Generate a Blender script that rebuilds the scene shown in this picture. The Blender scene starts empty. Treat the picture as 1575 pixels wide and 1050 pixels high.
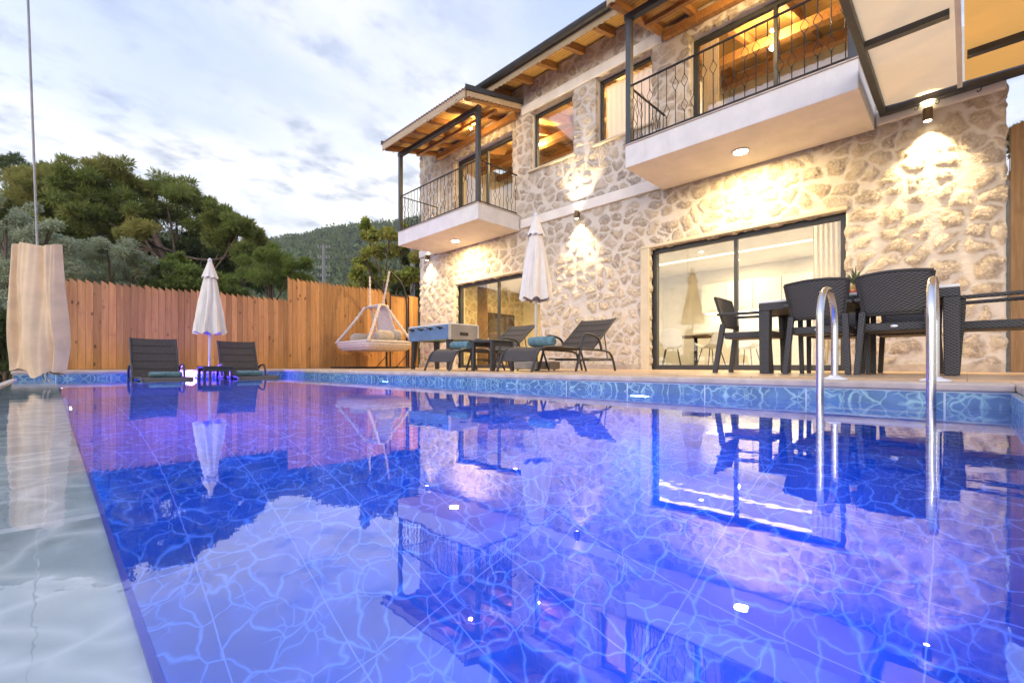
import bpy, bmesh, math, random
import numpy as np
from mathutils import Vector, Matrix
PI = math.pi
R_ = math.radians
S = bpy.context.scene
COL = S.collection
random.seed(7)
RNG = np.random.default_rng(11)

# ------------------------------------------------------------------ object helpers
def tag(o, label=None, cat=None, group=None, kind=None):
    if label: o['label'] = label
    if cat: o['category'] = cat
    if group: o['group'] = group
    if kind: o['kind'] = kind
    return o

def thing(name, label, cat, loc=(0, 0, 0), rz=0.0, group=None):
    o = bpy.data.objects.new(name, None)
    COL.objects.link(o)
    o.location = loc
    o.rotation_euler = (0, 0, rz)
    o.empty_display_size = 0.1
    return tag(o, label, cat, group)

def kids(o):
    return [c for c in bpy.data.objects if c.parent == o]

def copy_tree(o, parent=None):
    c = o.copy()
    COL.objects.link(c)
    c.parent = parent
    for k in kids(o):
        copy_tree(k, c)
    return c

def dup(root, loc, rz, label=None, group=None):
    c = copy_tree(root)
    c.location = loc
    c.rotation_euler = (0, 0, rz)
    if label: c['label'] = label
    if group: c['group'] = group
    return c

class MB:
    """collects vertices and faces, then links them as ONE mesh object"""
    def __init__(s):
        s.v = []; s.f = []; s.sm = []
    def add(s, vs, fs, smooth=False):
        b = len(s.v)
        s.v += [tuple(v) for v in vs]
        s.f += [tuple(i + b for i in f) for f in fs]
        s.sm += [smooth] * len(fs)
        return s
    def box(s, x0, x1, y0, y1, z0, z1):
        vs = [(x, y, z) for x in (x0, x1) for y in (y0, y1) for z in (z0, z1)]
        return s.add(vs, [(0, 1, 3, 2), (4, 6, 7, 5), (0, 4, 5, 1), (2, 3, 7, 6), (0, 2, 6, 4), (1, 5, 7, 3)])
    def hexa(s, bot, top):
        return s.add(list(bot) + list(top), [(3, 2, 1, 0), (4, 5, 6, 7), (0, 1, 5, 4), (1, 2, 6, 5), (2, 3, 7, 6), (3, 0, 4, 7)])
    def bar(s, p, q, w, h, up=(0, 0, 1)):
        p = Vector(p); q = Vector(q); d = (q - p).normalized(); u = Vector(up)
        if abs(d.dot(u)) > 0.98: u = Vector((1, 0, 0))
        a = d.cross(u).normalized() * w / 2; b = a.cross(d).normalized() * h / 2
        B = [p - a - b, p + a - b, p + a + b, p - a + b]; T = [x + (q - p) for x in B]
        return s.hexa(B, T)
    def tube(s, pts, r, n=8, closed=False, caps=True):
        pts = [Vector(p) for p in pts]; m = len(pts)
        rs = r if isinstance(r, (list, tuple)) else [r] * m
        vs = []; prev = None
        for i, p in enumerate(pts):
            if closed: d = pts[(i + 1) % m] - pts[i - 1]
            else: d = pts[min(i + 1, m - 1)] - pts[max(i - 1, 0)]
            if d.length < 1e-9: d = Vector((0, 0, 1))
            d.normalize()
            if prev is None:
                u = Vector((0, 0, 1)) if abs(d.z) < 0.9 else Vector((1, 0, 0))
                a = d.cross(u).normalized()
            else:
                a = prev - d * prev.dot(d)
                a = a.normalized() if a.length > 1e-6 else d.orthogonal().normalized()
            prev = a; b = d.cross(a)
            for k in range(n):
                t = 2 * PI * k / n
                vs.append(p + (a * math.cos(t) + b * math.sin(t)) * rs[i])
        fs = []
        for i in range(m if closed else m - 1):
            j = (i + 1) % m
            for k in range(n):
                k2 = (k + 1) % n
                fs.append((i * n + k, i * n + k2, j * n + k2, j * n + k))
        s.add(vs, fs, True)
        if caps and not closed:
            s.add(vs[:n], [tuple(range(n))[::-1]])
            s.add(vs[-n:], [tuple(range(n))])
        return s
    def lathe(s, prof, c=(0, 0, 0), n=24, smooth=True, mod=None):
        vs = []
        for (r, z) in prof:
            for k in range(n):
                t = 2 * PI * k / n
                rr = r * (mod(t, z) if mod else 1.0)
                vs.append((c[0] + rr * math.cos(t), c[1] + rr * math.sin(t), c[2] + z))
        fs = []
        for i in range(len(prof) - 1):
            for k in range(n):
                k2 = (k + 1) % n
                fs.append((i * n + k, i * n + k2, (i + 1) * n + k2, (i + 1) * n + k))
        fs.append(tuple(range(n))[::-1])
        b = (len(prof) - 1) * n
        fs.append(tuple(range(b, b + n)))
        return s.add(vs, fs, smooth)
    def ball(s, c, r, nu=14, nv=9):
        rx, ry, rz = (r, r, r) if isinstance(r, (int, float)) else r
        vs = []; 
        for i in range(nv + 1):
            a = PI * i / nv
            for k in range(nu):
                t = 2 * PI * k / nu
                vs.append((c[0] + rx * math.sin(a) * math.cos(t), c[1] + ry * math.sin(a) * math.sin(t), c[2] - rz * math.cos(a)))
        fs = [(i * nu + k, i * nu + (k + 1) % nu, (i + 1) * nu + (k + 1) % nu, (i + 1) * nu + k) for i in range(nv) for k in range(nu)]
        return s.add(vs, fs, True)
    def sheet(s, grid, smooth=True, closed=False):
        m = len(grid); n = len(grid[0])
        vs = [p for row in grid for p in row]
        fs = []
        for i in range(m - 1):
            for k in range(n if closed else n - 1):
                k2 = (k + 1) % n
                fs.append((i * n + k, i * n + k2, (i + 1) * n + k2, (i + 1) * n + k))
        return s.add(vs, fs, smooth)
    def slab(s, grid, off, smooth=True):
        """closed sheet with thickness: grid and grid moved by off"""
        off = Vector(off); m = len(grid); n = len(grid[0])
        A = [Vector(p) for row in grid for p in row]; B = [p + off for p in A]
        fs = []; N = m * n
        for i in range(m - 1):
            for k in range(n - 1):
                a, b, c, d = i * n + k, i * n + k + 1, (i + 1) * n + k + 1, (i + 1) * n + k
                fs.append((a, b, c, d)); fs.append((N + d, N + c, N + b, N + a))
        rim = [i for i in range(n)] + [r * n + n - 1 for r in range(1, m)] + [(m - 1) * n + k for k in range(n - 2, -1, -1)] + [r * n for r in range(m - 2, 0, -1)]
        for i in range(len(rim)):
            a, b = rim[i], rim[(i + 1) % len(rim)]
            fs.append((b, a, N + a, N + b))
        return s.add(A + B, fs, smooth)
    def build(s, name, mat, parent=None, bevel=0.0, loc=None):
        me = bpy.data.meshes.new(name)
        me.from_pydata(s.v, [], s.f)
        me.polygons.foreach_set('use_smooth', s.sm)
        me.materials.append(mat)
        me.update()
        bm = bmesh.new(); bm.from_mesh(me)
        bmesh.ops.recalc_face_normals(bm, faces=bm.faces)
        bm.to_mesh(me); bm.free()
        o = bpy.data.objects.new(name, me)
        COL.objects.link(o)
        if parent is not None: o.parent = parent
        if loc is not None: o.location = loc
        if bevel > 0:
            md = o.modifiers.new('bevel', 'BEVEL'); md.width = bevel; md.segments = 2; md.limit_method = 'ANGLE'
        return o

def arc(c, r, a0, a1, n, plane='xz'):
    out = []
    for i in range(n + 1):
        a = a0 + (a1 - a0) * i / n
        u, w = r * math.cos(a), r * math.sin(a)
        out.append((c[0] + u, c[1], c[2] + w) if plane == 'xz' else (c[0], c[1] + u, c[2] + w))
    return out

def smooth_path(pts, it=3):
    pts = [Vector(p) for p in pts]
    for _ in range(it):
        q = [pts[0]]
        for a, b in zip(pts[:-1], pts[1:]):
            q += [a * 0.75 + b * 0.25, a * 0.25 + b * 0.75]
        q.append(pts[-1]); pts = q
    return pts

# ------------------------------------------------------------------ material helpers
def newmat(name):
    m = bpy.data.materials.new(name); m.use_nodes = True
    nt = m.node_tree
    return m, nt, nt.nodes['Principled BSDF'], nt.nodes['Material Output']

def N(nt, typ, **kw):
    n = nt.nodes.new(typ)
    for k, v in kw.items():
        if k == 'inp':
            for a, b in v.items():
                if hasattr(b, 'is_linked') or isinstance(b, bpy.types.NodeSocket): nt.links.new(b, n.inputs[a])
                else: n.inputs[a].default_value = b
        else: setattr(n, k, v)
    return n

def math_(nt, op, a, b=None, c=None, clamp=False):
    n = nt.nodes.new('ShaderNodeMath'); n.operation = op; n.use_clamp = clamp
    for i, x in enumerate((a, b, c)):
        if x is None: continue
        if isinstance(x, bpy.types.NodeSocket): nt.links.new(x, n.inputs[i])
        else: n.inputs[i].default_value = x
    return n.outputs[0]

def mixc(nt, fac, a, b, mode='MIX'):
    n = nt.nodes.new('ShaderNodeMix'); n.data_type = 'RGBA'; n.blend_type = mode
    for i, x in ((0, fac), (6, a), (7, b)):
        if isinstance(x, bpy.types.NodeSocket): nt.links.new(x, n.inputs[i])
        elif i == 0: n.inputs[0].default_value = x
        else: n.inputs[i].default_value = (*x, 1) if len(x) == 3 else x
    return n.outputs[2]

def sstep(nt, x, lo, hi):
    n = nt.nodes.new('ShaderNodeMapRange'); n.interpolation_type = 'SMOOTHSTEP'
    nt.links.new(x, n.inputs[0]); n.inputs[1].default_value = lo; n.inputs[2].default_value = hi
    return n.outputs[0]

def noise(nt, vec, scale, detail=4, rough=0.55, out=0):
    n = nt.nodes.new('ShaderNodeTexNoise')
    n.inputs['Scale'].default_value = scale; n.inputs['Detail'].default_value = detail; n.inputs['Roughness'].default_value = rough
    if vec is not None: nt.links.new(vec, n.inputs['Vector'])
    return n.outputs[out]

def mapping(nt, vec, scale=(1, 1, 1), loc=(0, 0, 0)):
    n = nt.nodes.new('ShaderNodeMapping'); n.inputs['Scale'].default_value = scale; n.inputs['Location'].default_value = loc
    nt.links.new(vec, n.inputs['Vector']); return n.outputs[0]

def objco(nt):
    return nt.nodes.new('ShaderNodeTexCoord').outputs['Object']

def bump(nt, h, strength, dist=0.01):
    n = nt.nodes.new('ShaderNodeBump'); n.inputs['Strength'].default_value = strength; n.inputs['Distance'].default_value = dist
    nt.links.new(h, n.inputs['Height']); return n.outputs[0]

def M(name, col, rough=0.6, metal=0.0, var=0.15, scale=6.0, bmp=0.15, bscale=60.0, spec=0.5):
    m, nt, p, o = newmat(name)
    co = objco(nt)
    a = tuple(c * (1 - var) for c in col); b = tuple(min(1, c * (1 + var)) for c in col)
    f = sstep(nt, noise(nt, co, scale, 5), 0.3, 0.7)
    nt.links.new(mixc(nt, f, a, b), p.inputs['Base Color'])
    p.inputs['Metallic'].default_value = metal
    p.inputs['Specular IOR Level'].default_value = spec
    r = math_(nt, 'MULTIPLY_ADD', noise(nt, co, scale * 3, 3), 0.2, rough - 0.1)
    nt.links.new(r, p.inputs['Roughness'])
    if bmp > 0:
        nt.links.new(bump(nt, noise(nt, co, bscale, 3), bmp, 0.004), p.inputs['Normal'])
    return m

def EM(name, col, strength):
    m, nt, p, o = newmat(name)
    p.inputs['Base Color'].default_value = (*col, 1)
    p.inputs['Emission Color'].default_value = (*col, 1)
    p.inputs['Emission Strength'].default_value = strength
    return m

def stone_mat(name, sy=3.5, sz=4.3, axis=1):
    m, nt, p, o = newmat(name)
    co = objco(nt)
    sep = N(nt, 'ShaderNodeSeparateXYZ', inp={0: co})
    flat = N(nt, 'ShaderNodeCombineXYZ', inp={0: sep.outputs[axis], 1: sep.outputs[2]}).outputs[0]
    nz = N(nt, 'ShaderNodeTexNoise', inp={'Vector': flat, 'Scale': 2.6, 'Detail': 3.0}).outputs[1]
    nz2 = N(nt, 'ShaderNodeTexNoise', inp={'Vector': flat, 'Scale': 11.0, 'Detail': 4.0}).outputs[1]
    d1 = N(nt, 'ShaderNodeVectorMath', operation='MULTIPLY_ADD', inp={0: nz, 1: (0.34, 0.34, 0), 2: flat}).outputs[0]
    d2 = N(nt, 'ShaderNodeVectorMath', operation='MULTIPLY_ADD', inp={0: nz2, 1: (0.08, 0.08, 0), 2: d1}).outputs[0]
    v = mapping(nt, d2, (sy, sz, 1))
    ve = N(nt, 'ShaderNodeTexVoronoi', voronoi_dimensions='2D', feature='DISTANCE_TO_EDGE', inp={'Vector': v, 'Scale': 1.0, 'Randomness': 0.85}).outputs['Distance']
    vc = N(nt, 'ShaderNodeTexVoronoi', voronoi_dimensions='2D', feature='F1', inp={'Vector': v, 'Scale': 1.0, 'Randomness': 0.85})
    cell = N(nt, 'ShaderNodeSeparateColor', inp={0: vc.outputs['Color']})
    f1 = noise(nt, co, 9, 6, 0.65); f2 = noise(nt, co, 30, 6, 0.7)
    e = math_(nt, 'ADD', ve, math_(nt, 'MULTIPLY', math_(nt, 'SUBTRACT', f1, 0.5), 0.30))
    e = math_(nt, 'SUBTRACT', e, math_(nt, 'MULTIPLY', cell.outputs[1], 0.09))
    rnd = math_(nt, 'MULTIPLY', math_(nt, 'SUBTRACT', math_(nt, 'MULTIPLY_ADD', f1, 0.2, 0.52), vc.outputs['Distance']), 0.75)
    e = math_(nt, 'SMOOTH_MIN', e, rnd, 0.12)
    e = math_(nt, 'ADD', e, math_(nt, 'MULTIPLY', math_(nt, 'SUBTRACT', f2, 0.5), 0.12))
    mask = sstep(nt, e, -0.03, 0.10)
    # colours: each stone its own, with lime smears over part of the face
    c1 = mixc(nt, cell.outputs[0], (0.42, 0.355, 0.28), (0.58, 0.51, 0.42))
    c2 = mixc(nt, sstep(nt, cell.outputs[2], 0.55, 0.9), c1, (0.36, 0.315, 0.275))
    c3 = mixc(nt, sstep(nt, f2, 0.42, 0.66), c2, (0.60, 0.53, 0.44))
    c3 = mixc(nt, math_(nt, 'MULTIPLY', sstep(nt, f1, 0.52, 0.34), 0.36), c3, (0.17, 0.125, 0.09))
    lime = mixc(nt, noise(nt, co, 5, 4), (0.68, 0.635, 0.58), (0.57, 0.525, 0.465))
    smear = math_(nt, 'MULTIPLY', mask, math_(nt, 'SUBTRACT', 1.0, math_(nt, 'MULTIPLY', sstep(nt, noise(nt, co, 2.2, 4), 0.5, 0.75), 0.6)))
    nt.links.new(mixc(nt, smear, lime, c3), p.inputs['Base Color'])
    p.inputs['Roughness'].default_value = 0.9
    p.inputs['Specular IOR Level'].default_value = 0.15
    dome = math_(nt, 'MULTIPLY', sstep(nt, e, 0.04, 0.3), 0.024)
    rough = math_(nt, 'MULTIPLY', math_(nt, 'MULTIPLY', math_(nt, 'SUBTRACT', f2, 0.35), math_(nt, 'MULTIPLY_ADD', mask, 0.8, 0.2)), 0.024)
    rough2 = math_(nt, 'MULTIPLY', f1, 0.018)
    hgt = math_(nt, 'ADD', math_(nt, 'ADD', dome, rough), rough2)
    dp = N(nt, 'ShaderNodeDisplacement', inp={'Height': hgt, 'Midlevel': 0.0, 'Scale': 1.0})
    nt.links.new(dp.outputs[0], o.inputs['Displacement'])
    m.displacement_method = 'BOTH'
    return m

def wood_mat(name, c0, c1, axis=2, knots=True, rough=0.6, plank=0.0, plank_axis=1, dark=(0.10, 0.045, 0.015)):
    m, nt, p, o = newmat(name)
    co = objco(nt)
    isl = nt.nodes.new('ShaderNodeNewGeometry').outputs['Random Per Island']
    off = N(nt, 'ShaderNodeCombineXYZ', inp={0: math_(nt, 'MULTIPLY', isl, 17.0), 1: math_(nt, 'MULTIPLY', isl, 31.0), 2: math_(nt, 'MULTIPLY', isl, 53.0)}).outputs[0]
    v = N(nt, 'ShaderNodeVectorMath', operation='ADD', inp={0: co, 1: off}).outputs[0]
    sc = [14.0, 14.0, 14.0]; sc[axis] = 0.9
    g = noise(nt, mapping(nt, v, tuple(sc)), 1.6, 6, 0.65)
    f = sstep(nt, g, 0.3, 0.72)
    col = mixc(nt, f, c0, c1)
    tint = mixc(nt, isl, (0.66, 0.64, 0.60), (1.22, 1.18, 1.12))
    col = mixc(nt, 1.0, col, tint, 'MULTIPLY')
    if knots:
        ks = [7.5, 7.5, 7.5]; ks[axis] = 4.0
        k = N(nt, 'ShaderNodeTexVoronoi', inp={'Vector': mapping(nt, v, tuple(ks)), 'Scale': 1.0}).outputs['Distance']
        col = mixc(nt, math_(nt, 'MULTIPLY', sstep(nt, k, 0.22, 0.08), sstep(nt, noise(nt, v, 3.1, 2), 0.42, 0.6)), col, dark)
        st = noise(nt, mapping(nt, v, (2.0, 2.0, 2.0)), 1.5, 5)
        col = mixc(nt, math_(nt, 'MULTIPLY', sstep(nt, st, 0.6, 0.8), 0.35), col, dark)
    h = g
    if plank > 0:
        sep = N(nt, 'ShaderNodeSeparateXYZ', inp={0: co})
        d = math_(nt, 'PINGPONG', sep.outputs[plank_axis], plank / 2)
        gr = sstep(nt, d, 0.002, 0.008)
        col = mixc(nt, gr, dark, col)
        h = math_(nt, 'ADD', math_(nt, 'MULTIPLY', g, 0.2), gr)
    nt.links.new(col, p.inputs['Base Color'])
    p.inputs['Roughness'].default_value = rough
    p.inputs['Specular IOR Level'].default_value = 0.3
    nt.links.new(bump(nt, h, 0.3, 0.004), p.inputs['Normal'])
    return m

def wave_tile(name, deep, line, scale, jx, jy, axes, joint=(0.55, 0.66, 0.72), offs=(0, 0), jw=0.004, rough=0.25, lw=0.09):
    """printed pool tile: pale net of lines on blue, with grout joints"""
    m, nt, p, o = newmat(name)
    co = objco(nt)
    sep = N(nt, 'ShaderNodeSeparateXYZ', inp={0: co})
    flat = N(nt, 'ShaderNodeCombineXYZ', inp={0: sep.outputs[axes[0]], 1: sep.outputs[axes[1]]}).outputs[0]
    nz = N(nt, 'ShaderNodeTexNoise', inp={'Vector': flat, 'Scale': scale * 0.8, 'Detail': 2.0}).outputs[1]
    d = N(nt, 'ShaderNodeVectorMath', operation='MULTIPLY_ADD', inp={0: nz, 1: (1.3 / scale, 1.3 / scale, 0), 2: flat}).outputs[0]
    e1 = N(nt, 'ShaderNodeTexVoronoi', voronoi_dimensions='2D', feature='DISTANCE_TO_EDGE', inp={'Vector': d, 'Scale': scale}).outputs['Distance']
    e2 = N(nt, 'ShaderNodeTexVoronoi', voronoi_dimensions='2D', feature='DISTANCE_TO_EDGE', inp={'Vector': d, 'Scale': scale * 1.9}).outputs['Distance']
    a = noise(nt, flat, scale * 1.1, 3)
    wid = math_(nt, 'MULTIPLY_ADD', a, lw * 3.4, -lw * 0.5)
    t1 = math_(nt, 'SUBTRACT', 1.0, math_(nt, 'DIVIDE', e1, math_(nt, 'MAXIMUM', wid, 0.02)), clamp=True)
    l1 = math_(nt, 'MULTIPLY', math_(nt, 'POWER', t1, 1.5), sstep(nt, noise(nt, flat, scale * 0.9, 2), 0.22, 0.5))
    t2 = math_(nt, 'SUBTRACT', 1.0, math_(nt, 'DIVIDE', e2, lw * 1.7), clamp=True)
    l2 = math_(nt, 'MULTIPLY', math_(nt, 'POWER', t2, 1.6), sstep(nt, noise(nt, flat, scale * 0.6, 2), 0.44, 0.6))
    l = math_(nt, 'MAXIMUM', l1, math_(nt, 'MULTIPLY', l2, 0.75))
    dk = tuple(c * 0.7 for c in deep)
    base = mixc(nt, sstep(nt, noise(nt, flat, scale * 0.5, 4), 0.35, 0.7), dk, deep)
    col = mixc(nt, l, base, line)
    j = math_(nt, 'MINIMUM', math_(nt, 'PINGPONG', math_(nt, 'SUBTRACT', sep.outputs[axes[0]], offs[0]), jx / 2),
              math_(nt, 'PINGPONG', math_(nt, 'SUBTRACT', sep.outputs[axes[1]], offs[1]), jy / 2))
    col = mixc(nt, sstep(nt, j, jw * 1.3, jw * 0.6), col, joint)
    nt.links.new(col, p.inputs['Base Color'])
    p.inputs['Roughness'].default_value = rough
    return m

def leaf_mat(name, c0, c1, c2, trans=0.25, nsc=0.5):
    m, nt, p, o = newmat(name)
    co = objco(nt)
    isl = nt.nodes.new('ShaderNodeNewGeometry').outputs['Random Per Island']
    col = mixc(nt, isl, c0, c1)
    col = mixc(nt, sstep(nt, noise(nt, co, nsc, 3), 0.42, 0.66), col, c2)
    nt.nodes.remove(p)
    df = N(nt, 'ShaderNodeBsdfDiffuse', inp={'Color': col})
    tr = N(nt, 'ShaderNodeBsdfTranslucent', inp={'Color': col})
    mx = N(nt, 'ShaderNodeMixShader', inp={0: trans, 1: df.outputs[0], 2: tr.outputs[0]})
    nt.links.new(mx.outputs[0], o.inputs['Surface'])
    return m

def wicker_mat(name, col):
    m, nt, p, o = newmat(name)
    co = objco(nt)
    sep = N(nt, 'ShaderNodeSeparateXYZ', inp={0: co})
    hz = math_(nt, 'SINE', math_(nt, 'MULTIPLY', sep.outputs[2], 2 * PI / 0.024))
    s = math_(nt, 'ADD', sep.outputs[1], sep.outputs[0])
    hx = math_(nt, 'SINE', math_(nt, 'MULTIPLY', s, 2 * PI / 0.036))
    w = math_(nt, 'MULTIPLY', hz, hx)
    f = sstep(nt, w, -0.9, 0.7)
    nt.links.new(mixc(nt, f, tuple(c * 0.22 for c in col), tuple(c * 1.35 for c in col)), p.inputs['Base Color'])
    p.inputs['Roughness'].default_value = 0.5
    nt.links.new(bump(nt, w, 0.7, 0.004), p.inputs['Normal'])
    return m

def glass_mat(name, ior=1.5, tint=(0.93, 0.95, 0.95), gain=1.0):
    m, nt, p, o = newmat(name)
    nt.nodes.remove(p)
    co = objco(nt)
    bf = nt.nodes.new('ShaderNodeNewGeometry').outputs['Backfacing']
    fr = N(nt, 'ShaderNodeFresnel', inp={0: math_(nt, 'MULTIPLY_ADD', bf, 1.0 / ior - ior, ior)})
    fac = math_(nt, 'MULTIPLY_ADD', fr.outputs[0], gain, 0.03, clamp=True)
    wob = bump(nt, noise(nt, co, 1.2, 1), 0.02, 0.02)
    tr = N(nt, 'ShaderNodeBsdfTransparent', inp={0: (*tint, 1)})
    gl = N(nt, 'ShaderNodeBsdfGlossy', inp={'Color': (1, 1, 1, 1), 'Roughness': 0.0, 'Normal': wob})
    mx = N(nt, 'ShaderNodeMixShader', inp={0: fac, 1: tr.outputs[0], 2: gl.outputs[0]})
    nt.links.new(mx.outputs[0], o.inputs['Surface'])
    return m

def water_mat(name, ior_f, rip=0.026):
    m, nt, p, o = newmat(name)
    nt.nodes.remove(p)
    co = objco(nt)
    h = math_(nt, 'ADD', noise(nt, mapping(nt, co, (1, 1, 1)), 5.0, 2, 0.5), math_(nt, 'MULTIPLY', noise(nt, co, 19.0, 2), 0.25))
    nrm = bump(nt, h, rip, 0.02)
    fr = N(nt, 'ShaderNodeFresnel', inp={0: ior_f, 1: nrm})
    # from below the surface stays clear; the boosted mirror is for its upper side
    bf = nt.nodes.new('ShaderNodeNewGeometry').outputs['Backfacing']
    fac = math_(nt, 'MULTIPLY', fr.outputs[0], math_(nt, 'SUBTRACT', 1.0, bf))
    rf = N(nt, 'ShaderNodeBsdfRefraction', inp={'Color': (0.93, 0.97, 1, 1), 'Roughness': 0.0, 'IOR': 1.33, 'Normal': nrm})
    gl = N(nt, 'ShaderNodeBsdfGlossy', inp={'Color': (1, 1, 1, 1), 'Roughness': 0.0, 'Normal': nrm})
    mx = N(nt, 'ShaderNodeMixShader', inp={0: fac, 1: rf.outputs[0], 2: gl.outputs[0]})
    nt.links.new(mx.outputs[0], o.inputs['Surface'])
    return m

# ------------------------------------------------------------------ materials
stone = stone_mat('rubble_stone')
stone_end = stone_mat('inner_rubble_stone', axis=0)
plaster = M('white_plaster', (0.74, 0.71, 0.67), 0.85, var=0.06, scale=3, bmp=0.2, bscale=40)
def stain(m, col, amt):
    nt = m.node_tree; p = nt.nodes['Principled BSDF']; old = p.inputs['Base Color'].links[0].from_socket
    co = objco(nt)
    f = sstep(nt, noise(nt, mapping(nt, co, (3.5, 3.5, 0.7)), 1.6, 7, 0.7), 0.5, 0.78)
    g2 = sstep(nt, noise(nt, mapping(nt, co, (9, 9, 1.1), (4, 1, 7)), 2.0, 6, 0.7), 0.56, 0.74)
    c = mixc(nt, math_(nt, 'MULTIPLY', math_(nt, 'MAXIMUM', f, g2), amt), old, col)
    nt.links.new(c, p.inputs['Base Color'])
stain(plaster, (0.42, 0.39, 0.35), 0.22)
warmplaster = M('cream_plaster', (0.58, 0.51, 0.38), 0.85, var=0.08, scale=3, bmp=0.2, bscale=40)
innerwall = M('interior_paint', (0.72, 0.69, 0.63), 0.8, var=0.03, bmp=0.05)
gypsum = M('ceiling_paint', (0.78, 0.76, 0.72), 0.8, var=0.03, bmp=0.05)
anthra = M('anthracite_metal', (0.055, 0.058, 0.062), 0.45, 0.3, var=0.1, bmp=0.03)
iron = M('wrought_iron', (0.03, 0.03, 0.032), 0.5, 0.6, var=0.25, bmp=0.1)
steel = M('polished_steel', (0.62, 0.61, 0.60), 0.24, 1.0, var=0.04, bmp=0.0)
fencewood = wood_mat('fence_wood', (0.40, 0.19, 0.058), (0.54, 0.29, 0.10), 2, True, 0.55)
beamwood = wood_mat('rafter_wood', (0.26, 0.13, 0.045), (0.40, 0.21, 0.075), 0, False, 0.55)
boardwood_y = wood_mat('soffit_boards', (0.50, 0.30, 0.085), (0.66, 0.43, 0.14), 1, True, 0.55, 0.09, 0, (0.18, 0.085, 0.03))
trimwood = wood_mat('fascia_wood', (0.42, 0.32, 0.20), (0.58, 0.46, 0.31), 1, True, 0.65, dark=(0.25, 0.15, 0.08))
oldwood = wood_mat('weathered_wood', (0.22, 0.14, 0.07), (0.34, 0.22, 0.12), 2, True, 0.7)
rooftile = M('roof_tile', (0.16, 0.085, 0.06), 0.8, var=0.3, scale=10, bmp=0.3)
flash = M('dark_flashing', (0.06, 0.062, 0.066), 0.5, 0.4, var=0.12)
fabric = M('sling_fabric', (0.058, 0.048, 0.042), 0.75, var=0.15, scale=30, bmp=0.25, bscale=300)
frame_m = M('lounger_frame', (0.045, 0.045, 0.047), 0.42, 0.2, var=0.12, bmp=0.05)
wicker = wicker_mat('dark_wicker', (0.05, 0.051, 0.054))
teal = M('teal_towel', (0.12, 0.22, 0.25), 0.95, var=0.22, scale=20, bmp=0.5, bscale=220)
canvas = M('white_canvas', (0.78, 0.72, 0.64), 0.85, var=0.05, scale=4, bmp=0.15, bscale=200)
polewhite = M('white_pole', (0.72, 0.72, 0.74), 0.4, var=0.04, bmp=0.0)
rope = M('cotton_rope', (0.56, 0.48, 0.40), 0.9, var=0.25, scale=45, bmp=0.6, bscale=110)
cushion_m = M('beige_cushion', (0.44, 0.37, 0.29), 0.9, var=0.12, scale=12, bmp=0.25, bscale=200)
concrete = M('concrete', (0.42, 0.37, 0.31), 0.9, var=0.2, scale=9, bmp=0.4)
coping_m = M('pale_coping_stone', (0.52, 0.43, 0.36), 0.7, var=0.16, scale=7, bmp=0.3, bscale=90)
blackp = M('black_plastic', (0.02, 0.02, 0.021), 0.45, var=0.1, bmp=0.0)
bluepanel = M('blue_panel', (0.10, 0.19, 0.36), 0.4, var=0.12, scale=4, bmp=0.0)
greypanel = M('grey_panel', (0.30, 0.28, 0.26), 0.45, var=0.1, scale=4, bmp=0.0)
frosted = M('frosted_top', (0.72, 0.74, 0.74), 0.18, var=0.03, bmp=0.0)
alu = M('aluminium', (0.62, 0.63, 0.65), 0.35, 0.8, var=0.06, bmp=0.0)
whitelac = M('white_lacquer', (0.78, 0.75, 0.70), 0.3, var=0.03, bmp=0.0)
tvblack = M('dark_panel', (0.02, 0.017, 0.014), 0.25, var=0.2, bmp=0.0)
brownfab = M('brown_upholstery', (0.10, 0.06, 0.032), 0.9, var=0.2, bmp=0.3, bscale=150)
goldcurt = M('amber_curtain', (0.36, 0.20, 0.055), 0.85, var=0.15, scale=10)
def sheer(name, col):
    m, nt, p, o = newmat(name); nt.nodes.remove(p); co = objco(nt)
    c = mixc(nt, noise(nt, mapping(nt, co, (40, 40, 2)), 2, 4), tuple(k * 0.9 for k in col), col)
    d = N(nt, 'ShaderNodeBsdfDiffuse', inp={'Color': c}); t = N(nt, 'ShaderNodeBsdfTranslucent', inp={'Color': c})
    mx = N(nt, 'ShaderNodeMixShader', inp={0: 0.55, 1: d.outputs[0], 2: t.outputs[0]}); nt.links.new(mx.outputs[0], o.inputs['Surface'])
    return m
palecurt = sheer('pale_curtain', (0.80, 0.70, 0.58))
glass = glass_mat('window_glass', 1.5, gain=1.1)
water = water_mat('pool_water', 2.12)
film = water_mat('overflow_film', 1.4, 0.09)
tile_floor = wave_tile('printed_floor_tile', (0.012, 0.15, 0.60), (0.20, 0.46, 0.95), 7.2, 0.335, 0.67, (0, 1), joint=(0.26, 0.42, 0.90), offs=(0.06, 0.09), jw=0.0025, lw=0.055)
tile_wx = wave_tile('printed_wall_tile', (0.10, 0.23, 0.44), (0.36, 0.62, 0.66), 9.0, 0.67, 0.34, (1, 2), offs=(0.09, -0.05), jw=0.005, lw=0.085)
tile_wy = wave_tile('printed_end_tile', (0.10, 0.23, 0.44), (0.36, 0.62, 0.66), 9.0, 0.67, 0.34, (0, 2), offs=(0.06, -0.05), jw=0.005, lw=0.085)
tile_shelf = wave_tile('pale_overflow_tile', (0.70, 0.78, 0.77), (0.92, 0.96, 0.93), 4.6, 4.0, 0.67, (0, 1), joint=(0.95, 0.96, 0.95), offs=(2.06, 0.32), jw=0.014, lw=0.12)

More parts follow.
